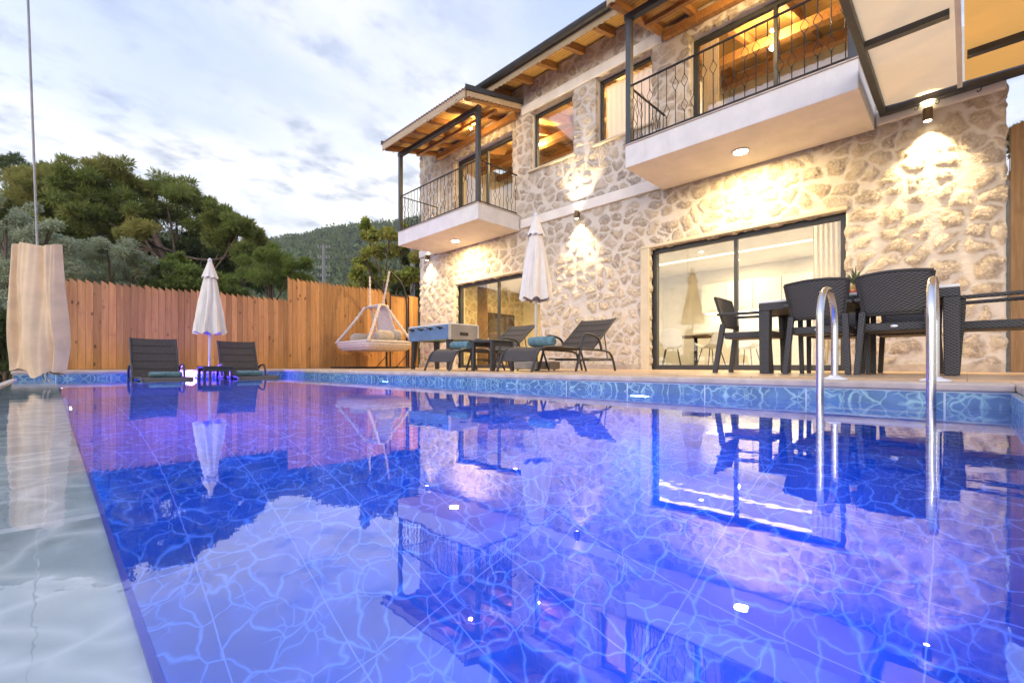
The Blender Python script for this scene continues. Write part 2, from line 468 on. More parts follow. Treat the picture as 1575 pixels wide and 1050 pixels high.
def deck_mat():
    m, nt, p, o = newmat('terrace_tile')
    co = objco(nt)
    sep = N(nt, 'ShaderNodeSeparateXYZ', inp={0: co})
    j = math_(nt, 'MINIMUM', math_(nt, 'PINGPONG', sep.outputs[0], 0.3), math_(nt, 'PINGPONG', sep.outputs[1], 0.3))
    c = mixc(nt, sstep(nt, noise(nt, co, 3, 6), 0.3, 0.7), (0.52, 0.34, 0.19), (0.64, 0.45, 0.28))
    nt.links.new(mixc(nt, sstep(nt, j, 0.002, 0.004), (0.30, 0.22, 0.15), c), p.inputs['Base Color'])
    p.inputs['Roughness'].default_value = 0.35
    return m
deck_m = deck_mat()
def ground_mat():
    m, nt, p, o = newmat('dry_ground')
    co = objco(nt)
    c = mixc(nt, sstep(nt, noise(nt, co, 0.4, 8), 0.35, 0.65), (0.055, 0.060, 0.025), (0.11, 0.09, 0.055))
    nt.links.new(c, p.inputs['Base Color']); p.inputs['Roughness'].default_value = 1.0
    nt.links.new(bump(nt, noise(nt, co, 6, 6), 0.6, 0.1), p.inputs['Normal'])
    return m
ground_m = ground_mat()

pine_leaf = leaf_mat('pine_needles', (0.16, 0.22, 0.055), (0.33, 0.35, 0.10), (0.40, 0.36, 0.11), 0.45, 0.35)
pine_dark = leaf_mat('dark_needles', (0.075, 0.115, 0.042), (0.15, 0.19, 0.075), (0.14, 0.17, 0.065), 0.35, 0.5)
pine_young = leaf_mat('young_needles', (0.15, 0.22, 0.05), (0.29, 0.34, 0.085), (0.24, 0.30, 0.09), 0.4, 0.6)
olive_leaf = leaf_mat('olive_leaves', (0.26, 0.30, 0.18), (0.52, 0.56, 0.41), (0.40, 0.43, 0.25), 0.25, 0.8)
decid_leaf = leaf_mat('broad_leaves', (0.18, 0.26, 0.05), (0.42, 0.44, 0.10), (0.46, 0.41, 0.11), 0.35, 0.7)
hill_leaf = leaf_mat('hill_foliage', (0.09, 0.135, 0.055), (0.18, 0.22, 0.09), (0.15, 0.18, 0.08), 0.2, 0.02)
bark = M('bark', (0.13, 0.09, 0.065), 0.95, var=0.35, scale=7, bmp=0.6, bscale=25)

exec_marker = 0
# ------------------------------------------------------------------ SETTING: ground, pool, terrace
XP, YP, XI, YN = 3.54, 10.4, 0.06, -0.16       # pool faces
XF, WZ = 8.0, -0.132                           # facade plane, water level
YL, YR = 11.9, -0.32                           # facade ends

b = MB(); b.box(-552, 552, -552, 552, -3.2, -2.6)
tag(b.build('ground', ground_m), kind='structure')
# bank beside and behind the pool: uneven ground sheet
def bank(name, x0, x1, y0, y1, step, hf):
    nx = int((x1 - x0) / step) + 1; ny = int((y1 - y0) / step) + 1
    g = [[(x0 + i * step, y0 + k * step, hf(x0 + i * step, y0 + k * step)) for k in range(ny)] for i in range(nx)]
    b = MB(); b.sheet(g)
    return tag(b.build(name, ground_m), kind='structure')
bank('hillside_bank', -30, 40, 12.4, 90, 1.0, lambda x, y: -1.0 + 0.035 * (y - 12) + 0.25 * math.sin(x * 0.7) * math.cos(y * 0.5) - max(0, -x - 1) * 0.12)
bank('slope', -30, -0.5, -12, 12.5, 0.5, lambda x, y: -1.7 + 0.12 * (x + 0.5) + 0.12 * math.sin(x * 1.7) * math.cos(y * 1.3))

# pool shell
b = MB(); b.box(XI - 0.2, XP + 0.2, YN - 0.2, YP + 0.2, -1.9, -1.62)
tag(b.build('pool_floor', tile_floor), kind='structure')
b = MB(); b.box(XI + 0.001, XP - 0.001, 7.85, YP - 0.001, -1.62, -0.43)
tag(b.build('pool_ledge', tile_floor), kind='structure')
b = MB(); b.box(XP, XP + 0.2, YN - 0.2, YP + 0.2, -1.62, -0.045)
tag(b.build('pool_side_wall', tile_wx), kind='structure')
b = MB(); b.box(-0.4, XP, YP, YP + 0.2, -1.62, -0.045)
tag(b.build('pool_end_wall', tile_wy), kind='structure')
b = MB(); b.box(-0.4, XP, YN - 0.2, YN, -1.62, -0.045)
tag(b.build('pool_near_wall', tile_wy), kind='structure')
b = MB(); b.box(-0.36, XI, YN, YP, -1.62, -0.165)
tag(b.build('pool_overflow_shelf', tile_shelf), kind='structure')
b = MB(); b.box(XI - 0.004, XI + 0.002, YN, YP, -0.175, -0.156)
tag(b.build('pool_edge_glow_strip', M('painted_edge_glow', (0.12, 0.14, 0.72), 0.35, var=0.1)), kind='structure')  # added strip: violet pool glow on the inner edge painted as blue
b = MB(); b.box(-0.43, -0.36, -3, YP + 0.3, -2.6, -0.118)
tag(b.build('pool_outer_kerb', coping_m), kind='structure')

b = MB(); b.add([(-0.36, YN, WZ), (XI, YN, WZ), (XI, YP, WZ), (-0.36, YP, WZ)], [(0, 1, 2, 3)])
tag(b.build('overflow_water', film), kind='structure')
b = MB(); b.add([(XI, YN, WZ), (XP, YN, WZ), (XP, YP, WZ), (XI, YP, WZ)], [(0, 1, 2, 3)])
tag(b.build('pool_water', water), kind='structure')

b = MB()
b.box(XP - 0.025, XP + 0.33, YN - 0.02, YP - 0.02, -0.045, 0.0)
b.box(-0.43, XP + 0.33, YP - 0.02, YP + 0.33, -0.045, 0.0)
b.box(-0.43, XP + 0.33, YN - 0.36, YN + 0.02 - 0.04, -0.045, 0.0)
tag(b.build('pool_coping', coping_m, bevel=0.012), kind='structure')

b = MB()
b.box(XP + 0.33, XF + 0.3, -6, YL + 0.45, -2.6, 0.012)
b.box(-0.43, XP + 0.33, YP + 0.33, YL + 0.45, -2.6, 0.012)
b.box(-0.43, XP + 0.33, -6, YN - 0.36, -2.6, 0.012)
tag(b.build('terrace', deck_m), kind='structure')

# ------------------------------------------------------------------ HOUSE
house = thing('stone_house', 'two storey villa of pale rubble stone with wooden canopies and white balconies', 'house', (0, 0, 0))
OPEN = [  # y0, y1, z0, z1
    (1.22, 4.26, 0.0, 2.30), (7.0, 10.13, 0.0, 2.33),
    (1.15, 3.5, 3.66, 5.92), (7.9, 10.25, 3.66, 5.86),
    (4.2, 5.49, 4.66, 6.06), (6.05, 7.33, 4.66, 6.06)]
ZT = 6.8
def inside(y, z):
    return any(a < y < c and d < z < e for a, c, d, e in OPEN)
ys = sorted({YR, YL} | {v for o in OPEN for v in o[:2]} | {0.86})
zs = sorted({0.0, ZT, 3.5} | {v for o in OPEN for v in o[2:]})
def exists(y, z):
    return not inside(y, z) and not (y < 0.86 and z > 3.5)   # one storey beyond the right balcony
b = MB()
for y0, y1 in zip(ys[:-1], ys[1:]):
    for z0, z1 in zip(zs[:-1], zs[1:]):
        if exists((y0 + y1) / 2, (z0 + z1) / 2): b.box(XF + 0.01, XF + 0.3, y0, y1, z0, z1)
b.build('wall_core', plaster, house)
# displaced stone skin
def skin():
    st = 0.021
    def ticks(br, mx):
        out = []
        for a, c in zip(br[:-1], br[1:]):
            n = max(1, int(round((c - a) / st)))
            out += [a + (c - a) * i / n for i in range(n)]
        return out + [br[-1]]
    Y = ticks(ys, st); Z = ticks(zs, st)
    ny, nz = len(Y), len(Z)
    V = np.empty((ny * nz, 3)); YY, ZZ = np.meshgrid(Y, Z, indexing='ij')
    V[:, 0] = XF; V[:, 1] = YY.ravel(); V[:, 2] = ZZ.ravel()
    F = []
    for i in range(ny - 1):
        ym = (Y[i] + Y[i + 1]) / 2
        for k in range(nz - 1):
            if exists(ym, (Z[k] + Z[k + 1]) / 2):
                F.append((i * nz + k, i * nz + k + 1, (i + 1) * nz + k + 1, (i + 1) * nz + k))
    me = bpy.data.meshes.new('stone_facing'); me.from_pydata(V.tolist(), [], F)
    bm = bmesh.new(); bm.from_mesh(me)
    bmesh.ops.delete(bm, geom=[v for v in bm.verts if not v.link_faces], context='VERTS')
    ed = [e for e in bm.edges if e.is_boundary]
    r = bmesh.ops.extrude_edge_only(bm, edges=ed)
    for v in r['geom']:
        if isinstance(v, bmesh.types.BMVert): v.co.x += 0.05
    bm.normal_update()
    f0 = next(f for f in bm.faces if abs(f.normal.x) > 0.9)
    bmesh.ops.recalc_face_normals(bm, faces=bm.faces)
    if f0.normal.x > 0: bmesh.ops.reverse_faces(bm, faces=bm.faces)
    for f in bm.faces: f.smooth = abs(f.normal.x) > 0.9
    bm.to_mesh(me); bm.free()
    me.materials.append(stone)
    o = bpy.data.objects.new('stone_facing', me); COL.objects.link(o); o.parent = house
skin()
# trims
b = MB()
for a, c in ((3.98, 7.6), (YR - 0.01, 0.88), (10.95, YL)):
    b = MB(); b.box(7.935, XF, a, c, 3.36, 3.57); b.build('string_course', plaster, house, bevel=0.012)
b = MB(); b.box(7.945, XF, 4.0, 7.58, 6.06, 6.27)
b.build('lintel_beam', plaster, house, bevel=0.012)
b = MB()
b.box(7.95, 8.12, 4.26, 4.44, 0.0, 2.30); b.box(7.955, 8.12, 1.2, 4.44, 2.30, 2.36)
b.build('door_surround', warmplaster, house, bevel=0.012)
b = MB(); b.box(7.955, 8.12, 6.98, 10.24, 2.33, 2.39); b.box(7.96, 8.12, 10.13, 10.22, 0.0, 2.33)
b.build('door_surround', warmplaster, house, bevel=0.012)
for (a, c) in ((4.15, 5.53), (6.0, 7.37)):
    b = MB(); b.box(7.92, 8.2, a, c, 4.62, 4.665); b.build('window_sill', warmplaster, house, bevel=0.006)
b = MB()
for a, c in ((YR, 1.22), (4.44, 7.0), (10.28, YL)):
    b = MB(); b.box(7.935, XF, a, c, 0.012, 0.11); b.build('skirting', concrete, house, bevel=0.004)
# rest of the house: side, back walls and floors
b = MB()
b.box(8.3, 13.0, YL - 0.25, YL, 0, ZT); b.box(12.75, 13.0, YR, YL - 0.25, 0, ZT); b.box(8.3, 12.75, YR, YR + 0.25, 0, 3.5)
b.box(8.3, 12.75, 0.86, 1.05, 3.7, ZT)
b.build('outer_wall', plaster, house)
b = MB(); b.box(8.3, 12.75, YR + 0.25, YL - 0.25, 3.3, 3.66); b.build('floor_slab', plaster, house)
b = MB(); b.box(8.3, 12.75, YR + 0.25, YL - 0.25, -0.1, 0.01); b.build('interior_floor', M('interior_tile', (0.50, 0.44, 0.36), 0.25, var=0.1, bmp=0), house)
b = MB(); b.box(8.3, 12.75, 6.25, 6.4, 0.01, 2.9); b.build('partition_wall', innerwall, house)
b = MB(); b.box(8.301, 12.7, 0.4, 0.5, 0.01, 2.9); b.build('partition_wall', innerwall, house)
b = MB(); b.box(12.5, 12.74, 0.5, 6.25, 0.01, 2.9); b.build('inner_back_wall', innerwall, house)
b = MB(); b.box(12.21, 12.7, 6.4, 11.6, 0.01, 2.9); b.build('inner_back_wall', innerwall, house)
b = MB(); b.box(8.31, 12.2, 11.56, 11.64, 0.01, 2.69); b.build('inner_stone_wall', stone_end, house)
b = MB(); b.box(8.3, 9.55, 0.5, 6.25, 2.62, 2.7); b.box(9.72, 10.75, 0.5, 6.25, 2.62, 2.7); b.box(10.92, 12.5, 0.5, 6.25, 2.62, 2.7); b.box(8.3, 12.5, 0.5, 6.25, 2.8, 2.85)
b.build('dropped_ceiling', gypsum, house)
b = MB(); b.box(8.3, 12.2, 6.4, 11.6, 2.7, 2.8); b.build('living_ceiling', gypsum, house)
# upstairs rooms
b = MB()
for y in (4.02,): b.box(8.32, 12.7, y, y + 0.12, 3.67, 6.05); b.hexa([(8.32, y, 6.05), (12.7, y, 6.05), (12.7, y + 0.12, 6.05), (8.32, y + 0.12, 6.05)], [(8.32, y, 6.1), (12.7, y, 7.25), (12.7, y + 0.12, 7.25), (8.32, y + 0.12, 6.1)])
b.box(11.4, 11.52, 1.05, 11.6, 3.67, 6.98)
b.build('bedroom_wall', innerwall, house)
b = MB(); b.hexa([(8.3, 1.05, 6.22), (12.74, 1.05, 7.36), (12.74, 11.65, 7.36), (8.3, 11.65, 6.22)], [(8.3, 1.05, 6.28), (12.74, 1.05, 7.42), (12.74, 11.65, 7.42), (8.3, 11.65, 6.28)])
b.build('wooden_ceiling', boardwood_y, house)
y = 1.35
while y < 11.5:
    b = MB(); b.bar((8.31, y, 6.13), (12.7, y, 7.25), 0.1, 0.18); b.build('ceiling_beam', beamwood, house); y += 0.85
for x in (9.6, 11.0):
    b = MB(); z = 5.98 + (x - 8.3) * 0.256; b.box(x - 0.08, x + 0.08, 1.06, 11.6, z - 0.2, z - 0.02); b.build('ceiling_purlin', beamwood, house)

# windows and doors
def opening(name, y0, y1, z0, z1, x, mull, fr=0.055, handle=True):
    g = 0.002
    f = MB(); y0 += g; y1 -= g; z1 -= g; z0 += g
    f.box(x, x + 0.09, y0, y0 + fr, z0, z1); f.box(x, x + 0.09, y1 - fr, y1, z0, z1)
    f.box(x, x + 0.09, y0 + fr, y1 - fr, z1 - fr, z1); f.box(x, x + 0.09, y0 + fr, y1 - fr, z0, z0 + fr)
    for m in mull: f.box(x + 0.01, x + 0.08, m - 0.03, m + 0.03, z0 + fr, z1 - fr)
    o = f.build(name, anthra, house, bevel=0.004)
    ed = [y0 + fr] + mull + [y1 - fr]
    for i in range(len(ed) - 1):
        p = MB(); a = ed[i] + (0.03 if i else 0); c = ed[i + 1] - (0.03 if i < len(ed) - 2 else 0)
        p.box(x + 0.035 + 0.012 * i, x + 0.041 + 0.012 * i, a, c, z0 + fr, z1 - fr); p.build('pane', glass, o)
    if handle and mull:
        h = MB(); h.box(x - 0.02, x + 0.009, y1 - fr + 0.015, y1 - fr + 0.035, 0.9 + z0, 1.1 + z0); h.build('handle', blackp, o)
    return o
opening('sliding_door', 1.22, 4.26, 0.012, 2.30, 8.1, [2.76], 0.085)
opening('sliding_door', 7.0, 10.13, 0.012, 2.33, 8.1, [8.55], 0.085)
opening('balcony_door', 1.15, 3.5, 3.67, 5.92, 8.17, [2.18], 0.08)
opening('balcony_door', 7.9, 10.25, 3.67, 5.86, 8.17, [9.05], 0.08)
opening('window', 4.2, 5.49, 4.668, 6.06, 8.17, [], 0.05)
opening('window', 6.05, 7.33, 4.668, 6.06, 8.17, [], 0.05)

# balconies, railings, canopies
XB = 6.64
def scallop(p0, p1, zt, h, th, n, nrm, ztilt=0.0):
    """fascia board with a wavy lower edge from p0 to p1 (x, y), top at zt (zt + ztilt at p1)"""
    p0 = Vector((*p0, 0)); p1 = Vector((*p1, 0)); nv = Vector((*nrm, 0)) * th
    top = []; bot = []
    for i in range(n * 6 + 1):
        t = i / (n * 6); p = p0.lerp(p1, t); z = zt + ztilt * t
        top.append((p.x, p.y, z)); bot.append((p.x, p.y, z - h + 0.03 * abs(math.sin(t * n * PI)) ** 0.7))
    b = MB(); b.slab([top, bot], nv, smooth=False)
    return b
def baluster_mb(kind):
    b = MB(); r = 0.0065
    ks = {0: [0.30], 1: [0.66], 2: [0.30, 0.66]}[kind]
    z = 0.05
    for k in ks:
        b.tube([(0, 0, z), (0, 0, k - 0.09)], r, 6)
        for s in (-1, 1):
            b.tube([(0, 0, k - 0.09), (0, s * 0.022, k - 0.06), (0, s * 0.05, k), (0, s * 0.022, k + 0.06), (0, 0, k + 0.09)], 0.005, 5)
        z = k + 0.09
    b.tube([(0, 0, z), (0, 0, 0.95)], r, 6)
    b.ball((0, 0, ks[0] - 0.1), 0.012, 6, 4); b.ball((0, 0, ks[-1] + 0.1), 0.012, 6, 4)
    return b
BAL = []
def railing(y0, y1, zs_):
    f = MB()
    x = XB + 0.05
    for (p, q) in (((x, y0 + 0.05), (x, y1 - 0.05)), ((x, y0 + 0.05), (7.93, y0 + 0.05)), ((x, y1 - 0.05), (7.93, y1 - 0.05))):
        f.bar((*p, zs_ + 0.96), (*q, zs_ + 0.96), 0.035, 0.016); f.bar((*p, zs_ + 0.05), (*q, zs_ + 0.05), 0.03, 0.016)
    rl = f.build('balcony_railing', iron, house)
    pos = []
    n = int((y1 - y0 - 0.2) / 0.135)
    for i in range(n): pos.append((x, y0 + 0.13 + i * (y1 - y0 - 0.26) / (n - 1), 0.0))
    for yy in (y0 + 0.05, y1 - 0.05):
        for i in range(9): pos.append((x + 0.12 + i * 0.132, yy, PI / 2))
    for i, (px, py, rz) in enumerate(pos):
        k = (1, 0, 2)[i % 3] if (i % 2 == 0) else (0, 1)[i // 2 % 2]
        if len(BAL) < 3:
            while len(BAL) < 3:
                BAL.append(baluster_mb(len(BAL)).build('baluster', iron, rl)); BAL[-1].location = (0, 0, -99)
        if BAL[k].location.z < -50: o = BAL[k]
        else: o = BAL[k].copy(); COL.objects.link(o)
        o.parent = rl; o.location = (px, py, zs_); o.rotation_euler = (0, 0, rz)
    return rl
def balcony(y0, y1, zs_=3.68):
    b = MB(); b.box(XB, XF - 0.03, y0, y1, 3.32, zs_); sl = b.build('balcony_slab', plaster, house, bevel=0.01)
    b = MB(); b.box(XB - 0.015, XF, y0 - 0.015, y1 + 0.015, zs_, zs_ + 0.018); b.build('slab_paving', coping_m, sl)
    b = MB(); yc = (y0 + y1) / 2
    railing(y0, y1, zs_ + 0.018)
    # canopy: shed roof on two posts
    ya, yb = y0 - 0.06, y1 + 0.08
    xe = 6.26
    def zr(x): return 5.92 + (x - xe) * 0.22
    b = MB(); b.hexa([(xe, ya, zr(xe)), (XF - 0.04, ya, zr(XF)), (XF - 0.04, yb, zr(XF)), (xe, yb, zr(xe))],
                     [(xe, ya, zr(xe) + 0.03), (XF - 0.04, ya, zr(XF) + 0.03), (XF - 0.04, yb, zr(XF) + 0.03), (xe, yb, zr(xe) + 0.03)])
    cn = b.build('balcony_canopy', boardwood_y, house)
    g = []
    for i in range(8):
        x = xe - 0.05 + (XF - xe) * i / 7; row = []
        m = int((yb - ya) / 0.05)
        for k in range(m + 1):
            yy = ya - 0.02 + (yb - ya + 0.04) * k / m
            row.append((x, yy, zr(x) + 0.09 + 0.022 * math.cos(k * PI)))
        g.append(row)
    b = MB(); b.slab(g, (0, 0, -0.03)); b.build('roof_tiles', rooftile, cn)
    b = scallop((xe - 0.02, ya), (xe - 0.02, yb), zr(xe) + 0.06, 0.2, 0.022, int((yb - ya) / 0.13), (-1, 0)); b.build('fascia_board', trimwood, cn)
    for yy, s in ((ya, -1), (yb, 1)):
        b = scallop((xe, yy), (XF - 0.05, yy), zr(xe) + 0.03, 0.14, 0.022, 13, (0, s), zr(XF) - zr(xe)); b.build('gable_board', trimwood, cn)
        b = MB(); b.hexa([(xe - 0.06, yy + s * 0.03, zr(xe) + 0.03), (XF - 0.02, yy + s * 0.03, zr(XF) + 0.03), (XF - 0.02, yy + s * 0.045, zr(XF) + 0.03), (xe - 0.06, yy + s * 0.045, zr(xe) + 0.03)],
                         [(xe - 0.06, yy + s * 0.03, zr(xe) + 0.14), (XF - 0.02, yy + s * 0.03, zr(XF) + 0.14), (XF - 0.02, yy + s * 0.045, zr(XF) + 0.14), (xe - 0.06, yy + s * 0.045, zr(xe) + 0.14)])
        b.build('gable_flashing', flash, cn)
    n = int((yb - ya) / 0.62)
    for i in range(n + 1):
        yy = ya + 0.06 + (yb - ya - 0.12) * i / n
        b = MB(); b.bar((xe + 0.02, yy, zr(xe) - 0.06), (XF - 0.05, yy, zr(XF) - 0.06), 0.09, 0.12); b.build('rafter', beamwood, cn)
    b = MB(); b.box(XF - 0.14, XF - 0.04, ya + 0.12, yb - 0.12, zr(XF) - 0.27, zr(XF) - 0.125); b.box(7.2, 7.28, ya + 0.12, yb - 0.12, zr(7.2) - 0.2, zr(7.2) - 0.125)
    b.build('canopy_purlin', beamwood, cn)
    xp = XB + 0.05
    b = MB(); b.box(xp - 0.05, xp + 0.05, y0 + 0.0, y1 + 0.02, 5.74, 5.84); b.build('canopy_beam', anthra, cn)
    for yy in (y0 + 0.05, y1 - 0.05):
        b = MB(); b.box(xp - 0.045, xp + 0.045, yy - 0.045, yy + 0.045, zs_ + 0.018, 5.74); b.box(xp - 0.07, xp + 0.07, yy - 0.07, yy + 0.07, zs_ + 0.018, zs_ + 0.03)
        b.build('canopy_post', anthra, cn)
balcony(7.65, 10.95)
balcony(0.9, 3.98)

# main roof, soffit, gutter
b = MB()
def zm(x): return 6.62 + (x - 7.28) * 0.255
g = []
for i in range(24):
    x = 7.2 + 5.2 * i / 23; row = []
    m = 180
    for k in range(m + 1):
        row.append((x, 0.7 + 11.7 * k / m, zm(x) + 0.16 + 0.025 * math.cos(k * PI)))
    g.append(row)
b.slab(g, (0, 0, -0.04))
for i in range(2):
    pass
rf = b.build('main_roof', rooftile, house)
b = MB(); b.hexa([(7.3, 0.8, zm(7.3) + 0.03), (8.3, 0.8, zm(8.3) + 0.03), (8.3, 12.3, zm(8.3) + 0.03), (7.3, 12.3, zm(7.3) + 0.03)], [(7.3, 0.8, zm(7.3) + 0.06), (8.3, 0.8, zm(8.3) + 0.06), (8.3, 12.3, zm(8.3) + 0.06), (7.3, 12.3, zm(7.3) + 0.06)])
b.build('eave_soffit', boardwood_y, rf)
b = MB(); pts = arc((7.22, 0, 6.72), 0.075, PI, 2 * PI, 8)
prof = [(p[0], p[2]) for p in pts]
gr = [[(x, 0.75, z) for x, z in prof], [(x, 12.35, z) for x, z in prof]]
b.sheet(gr); b.box(7.135, 7.15, 0.75, 12.35, 6.71, 6.74); b.box(7.295, 7.305, 0.75, 12.35, 6.7, 6.78)
b.build('roof_gutter', flash, rf)
b = scallop((7.29, 0.8), (7.29, 12.3), 6.69, 0.2, 0.02, 88, (1, 0)); b.build('eave_fascia', trimwood, rf)
yy = 4.45
for i in range(15):
    b = MB(); y = 1.4 + i * 0.73; b.bar((7.32, y, zm(7.32) - 0.05), (8.0, y, zm(8.0) - 0.05), 0.1, 0.13); b.build('eave_rafter', beamwood, rf)

# ------------------------------------------------------------------ awning over the dining terrace
aw = thing('terrace_awning', 'dark steel awning frame with cream and amber fabric over the dining table', 'awning', (0, 0, 0))
ZA = 3.5
b = MB()
b.box(7.84, 7.93, -2.2, 0.84, ZA - 0.05, ZA + 0.05); b.box(3.9, 7.84, 0.77, 0.84, ZA - 0.05, ZA + 0.05); b.box(3.9, 7.84, -2.2, -2.13, ZA - 0.05, ZA + 0.05); b.box(3.83, 3.9, -2.2, 0.84, ZA - 0.05, ZA + 0.05)
b.build('frame', anthra, aw, bevel=0.005)
for x, y0, y1 in ((6.1, 0.12, 0.765), (4.7, 0.12, 0.765), (7.05, -2.12, 0.0), (5.6, -2.12, 0.0)):
    b = MB(); b.box(x - 0.04, x + 0.04, y0, y1, ZA - 0.05, ZA + 0.012); b.build('crossbar', anthra, aw)
b = MB(); b.box(3.92, 7.83, 0.04, 0.085, ZA - 0.02, ZA + 0.03); b.build('middle_rail', polewhite, aw)
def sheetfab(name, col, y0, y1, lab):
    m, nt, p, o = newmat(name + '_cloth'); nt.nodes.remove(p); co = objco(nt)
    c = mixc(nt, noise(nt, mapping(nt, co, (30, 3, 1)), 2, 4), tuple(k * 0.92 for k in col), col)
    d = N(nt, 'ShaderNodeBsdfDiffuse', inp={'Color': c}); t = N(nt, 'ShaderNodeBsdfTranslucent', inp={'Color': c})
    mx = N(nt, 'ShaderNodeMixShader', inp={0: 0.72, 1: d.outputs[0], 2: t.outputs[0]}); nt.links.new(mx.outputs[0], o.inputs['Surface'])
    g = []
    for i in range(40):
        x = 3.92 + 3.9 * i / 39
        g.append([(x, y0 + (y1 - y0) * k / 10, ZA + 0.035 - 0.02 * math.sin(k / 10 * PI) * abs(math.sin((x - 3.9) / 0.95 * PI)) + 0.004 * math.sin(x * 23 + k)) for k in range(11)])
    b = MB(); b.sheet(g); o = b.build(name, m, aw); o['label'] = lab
sheetfab('awning_fabric', (0.93, 0.72, 0.43), 0.07, 0.80, 'cream fabric strip')
sheetfab('awning_fabric', (0.96, 0.52, 0.13), -2.15, 0.02, 'amber fabric strip with lamp glow put into its colour')  # amber holds the fabric tint plus warm lamp glow from behind
for y in (0.45, 0.25, -0.12):
    b = MB(); b.tube(smooth_path([(7.9, y, ZA - 0.05), (7.9, y, ZA - 0.09), (7.9, y + 0.025, ZA - 0.11), (7.9, y + 0.035, ZA - 0.085)]), 0.005, 6); b.build('hook', iron, aw)

# ------------------------------------------------------------------ lamps
lamp_on = EM('lamp_glow', (1.0, 0.80, 0.45), 14)
disk_on = EM('downlight_glow', (1.0, 0.86, 0.58), 16)
led_on = EM('led_strip_glow', (1.0, 0.82, 0.50), 8.0)
bronze = M('lamp_bronze', (0.16, 0.11, 0.06), 0.4, 0.6, var=0.1, bmp=0.0)
def light(name, typ, loc, energy, col, parent, aim=None, size=0.05, spot=80, blend=0.6):
    d = bpy.data.lights.new(name, typ); d.energy = energy; d.color = col
    if typ == 'SPOT': d.spot_size = R_(spot); d.spot_blend = blend; d.shadow_soft_size = size
    elif typ == 'POINT': d.shadow_soft_size = size
    elif typ == 'AREA': d.shape = 'DISK'; d.size = size
    o = bpy.data.objects.new(name, d); COL.objects.link(o); o.location = loc
    if aim is not None: o.rotation_euler = Vector(aim).to_track_quat('-Z', 'Y').to_euler()
    if parent is not None: o.parent = parent
    return o
WARM = (1.0, 0.70, 0.36)
wl = thing('wall_lamp', 'up and down wall lamp above the large white parasol', 'wall lamp', (7.86, 5.87, 3.2), 0, 'up and down wall lamps')
b = MB(); b.lathe([(0.045, 0), (0.05, 0.005), (0.05, 0.155), (0.045, 0.16)], n=20); b.build('lamp_body', bronze, wl)
b = MB(); b.box(0.04, 0.075, -0.03, 0.03, 0.04, 0.12); b.build('bracket', bronze, wl)
b = MB(); b.lathe([(0.001, -0.004), (0.038, -0.004), (0.038, -0.001), (0.001, -0.001)], n=16); b.build('bulb', lamp_on, wl)
b = MB(); b.lathe([(0.001, 0.161), (0.038, 0.161), (0.038, 0.164), (0.001, 0.164)], n=16); b.build('bulb', lamp_on, wl)
dup(wl, (7.86, 0.356, 3.2), 0, 'up and down wall lamp under the awning beam by the right house corner')
dup(wl, (7.86, 11.35, 3.2), 0, 'up and down wall lamp at the left house corner under the balcony')
for y, e in ((5.87, 1.0), (0.356, 1.0), (11.35, 0.8)):
    light('lamp_beam', 'SPOT', (7.87, y, 3.17), 190 * e, (1, 0.76, 0.42), None, (0.10, 0, -1), 0.03, 95, 0.9)
    light('lamp_beam', 'SPOT', (7.87, y, 3.39), 150 * e, (1, 0.76, 0.42), None, (0.10, 0, 1), 0.03, 95, 0.9)
dl = thing('ceiling_downlight', 'round white downlight in the underside of the large right balcony', 'downlight', (7.33, 2.42, 3.32), 0, 'round downlights under the balconies')
b = MB(); b.lathe([(0.105, 0.0), (0.125, -0.004), (0.125, -0.014), (0.105, -0.018)], n=28); b.build('rim', polewhite, dl)
b = MB(); b.lathe([(0.001, -0.022), (0.1, -0.022), (0.1, -0.0185), (0.001, -0.0185)], n=24); b.build('lens', disk_on, dl)
dup(dl, (7.4, 9.42, 3.32), 0, 'round white downlight in the underside of the left balcony')
for y in (2.42, 9.42): light('downlight_beam', 'AREA', (7.36, y, 3.28), 75, (1.0, 0.72, 0.32), None, (0, 0, -1), 0.2)
# canopy and bedroom spots
cs = thing('canopy_spot', 'small warm spot lamp under the left wooden canopy', 'spot lamp', (7.24, 8.6, 5.93), 0, 'small spot lamps of the upper floor')
b = MB(); b.lathe([(0.035, 0.0), (0.035, -0.05), (0.03, -0.055)], n=16); b.build('housing', polewhite, cs)
b = MB(); b.ball((0, 0, -0.06), 0.03, 12, 8); b.build('bulb', EM('bulb_glow', (1.0, 0.78, 0.4), 40), cs)
dup(cs, (7.24, 2.5, 5.93), 0, 'small warm spot lamp under the right wooden canopy')
dup(cs, (9.2, 2.5, 6.2), 0, 'small warm spot lamp inside the right bedroom shining through the balcony door')
dup(cs, (9.4, 8.3, 6.2), 0, 'small warm spot lamp inside the left bedroom shining through the balcony door')
for p, e in (((7.24, 8.6, 5.83), 42), ((7.24, 2.5, 5.83), 42)): light('canopy_light', 'POINT', p, e, (1.0, 0.66, 0.28), None, size=0.05)
for p, e in (((9.2, 2.5, 6.08), 120), ((9.4, 8.3, 6.08), 120), ((9.6, 5.8, 5.9), 90)): light('bedroom_light', 'POINT', p, e, (1.0, 0.66, 0.30), None, size=0.04)
# floor-level rail lamp on the left balcony corner
rl2 = thing('rail_lamp', 'small round lamp glowing at the corner post of the left balcony', 'lamp', (6.78, 7.76, 3.7), 0)
b = MB(); b.lathe([(0.03, 0.0), (0.03, 0.02), (0.024, 0.025)], n=14); b.build('housing', bronze, rl2)
b = MB(); b.ball((0, 0, 0.045), 0.028, 12, 8); b.build('bulb', EM('rail_bulb_glow', (1.0, 0.7, 0.3), 25), rl2)
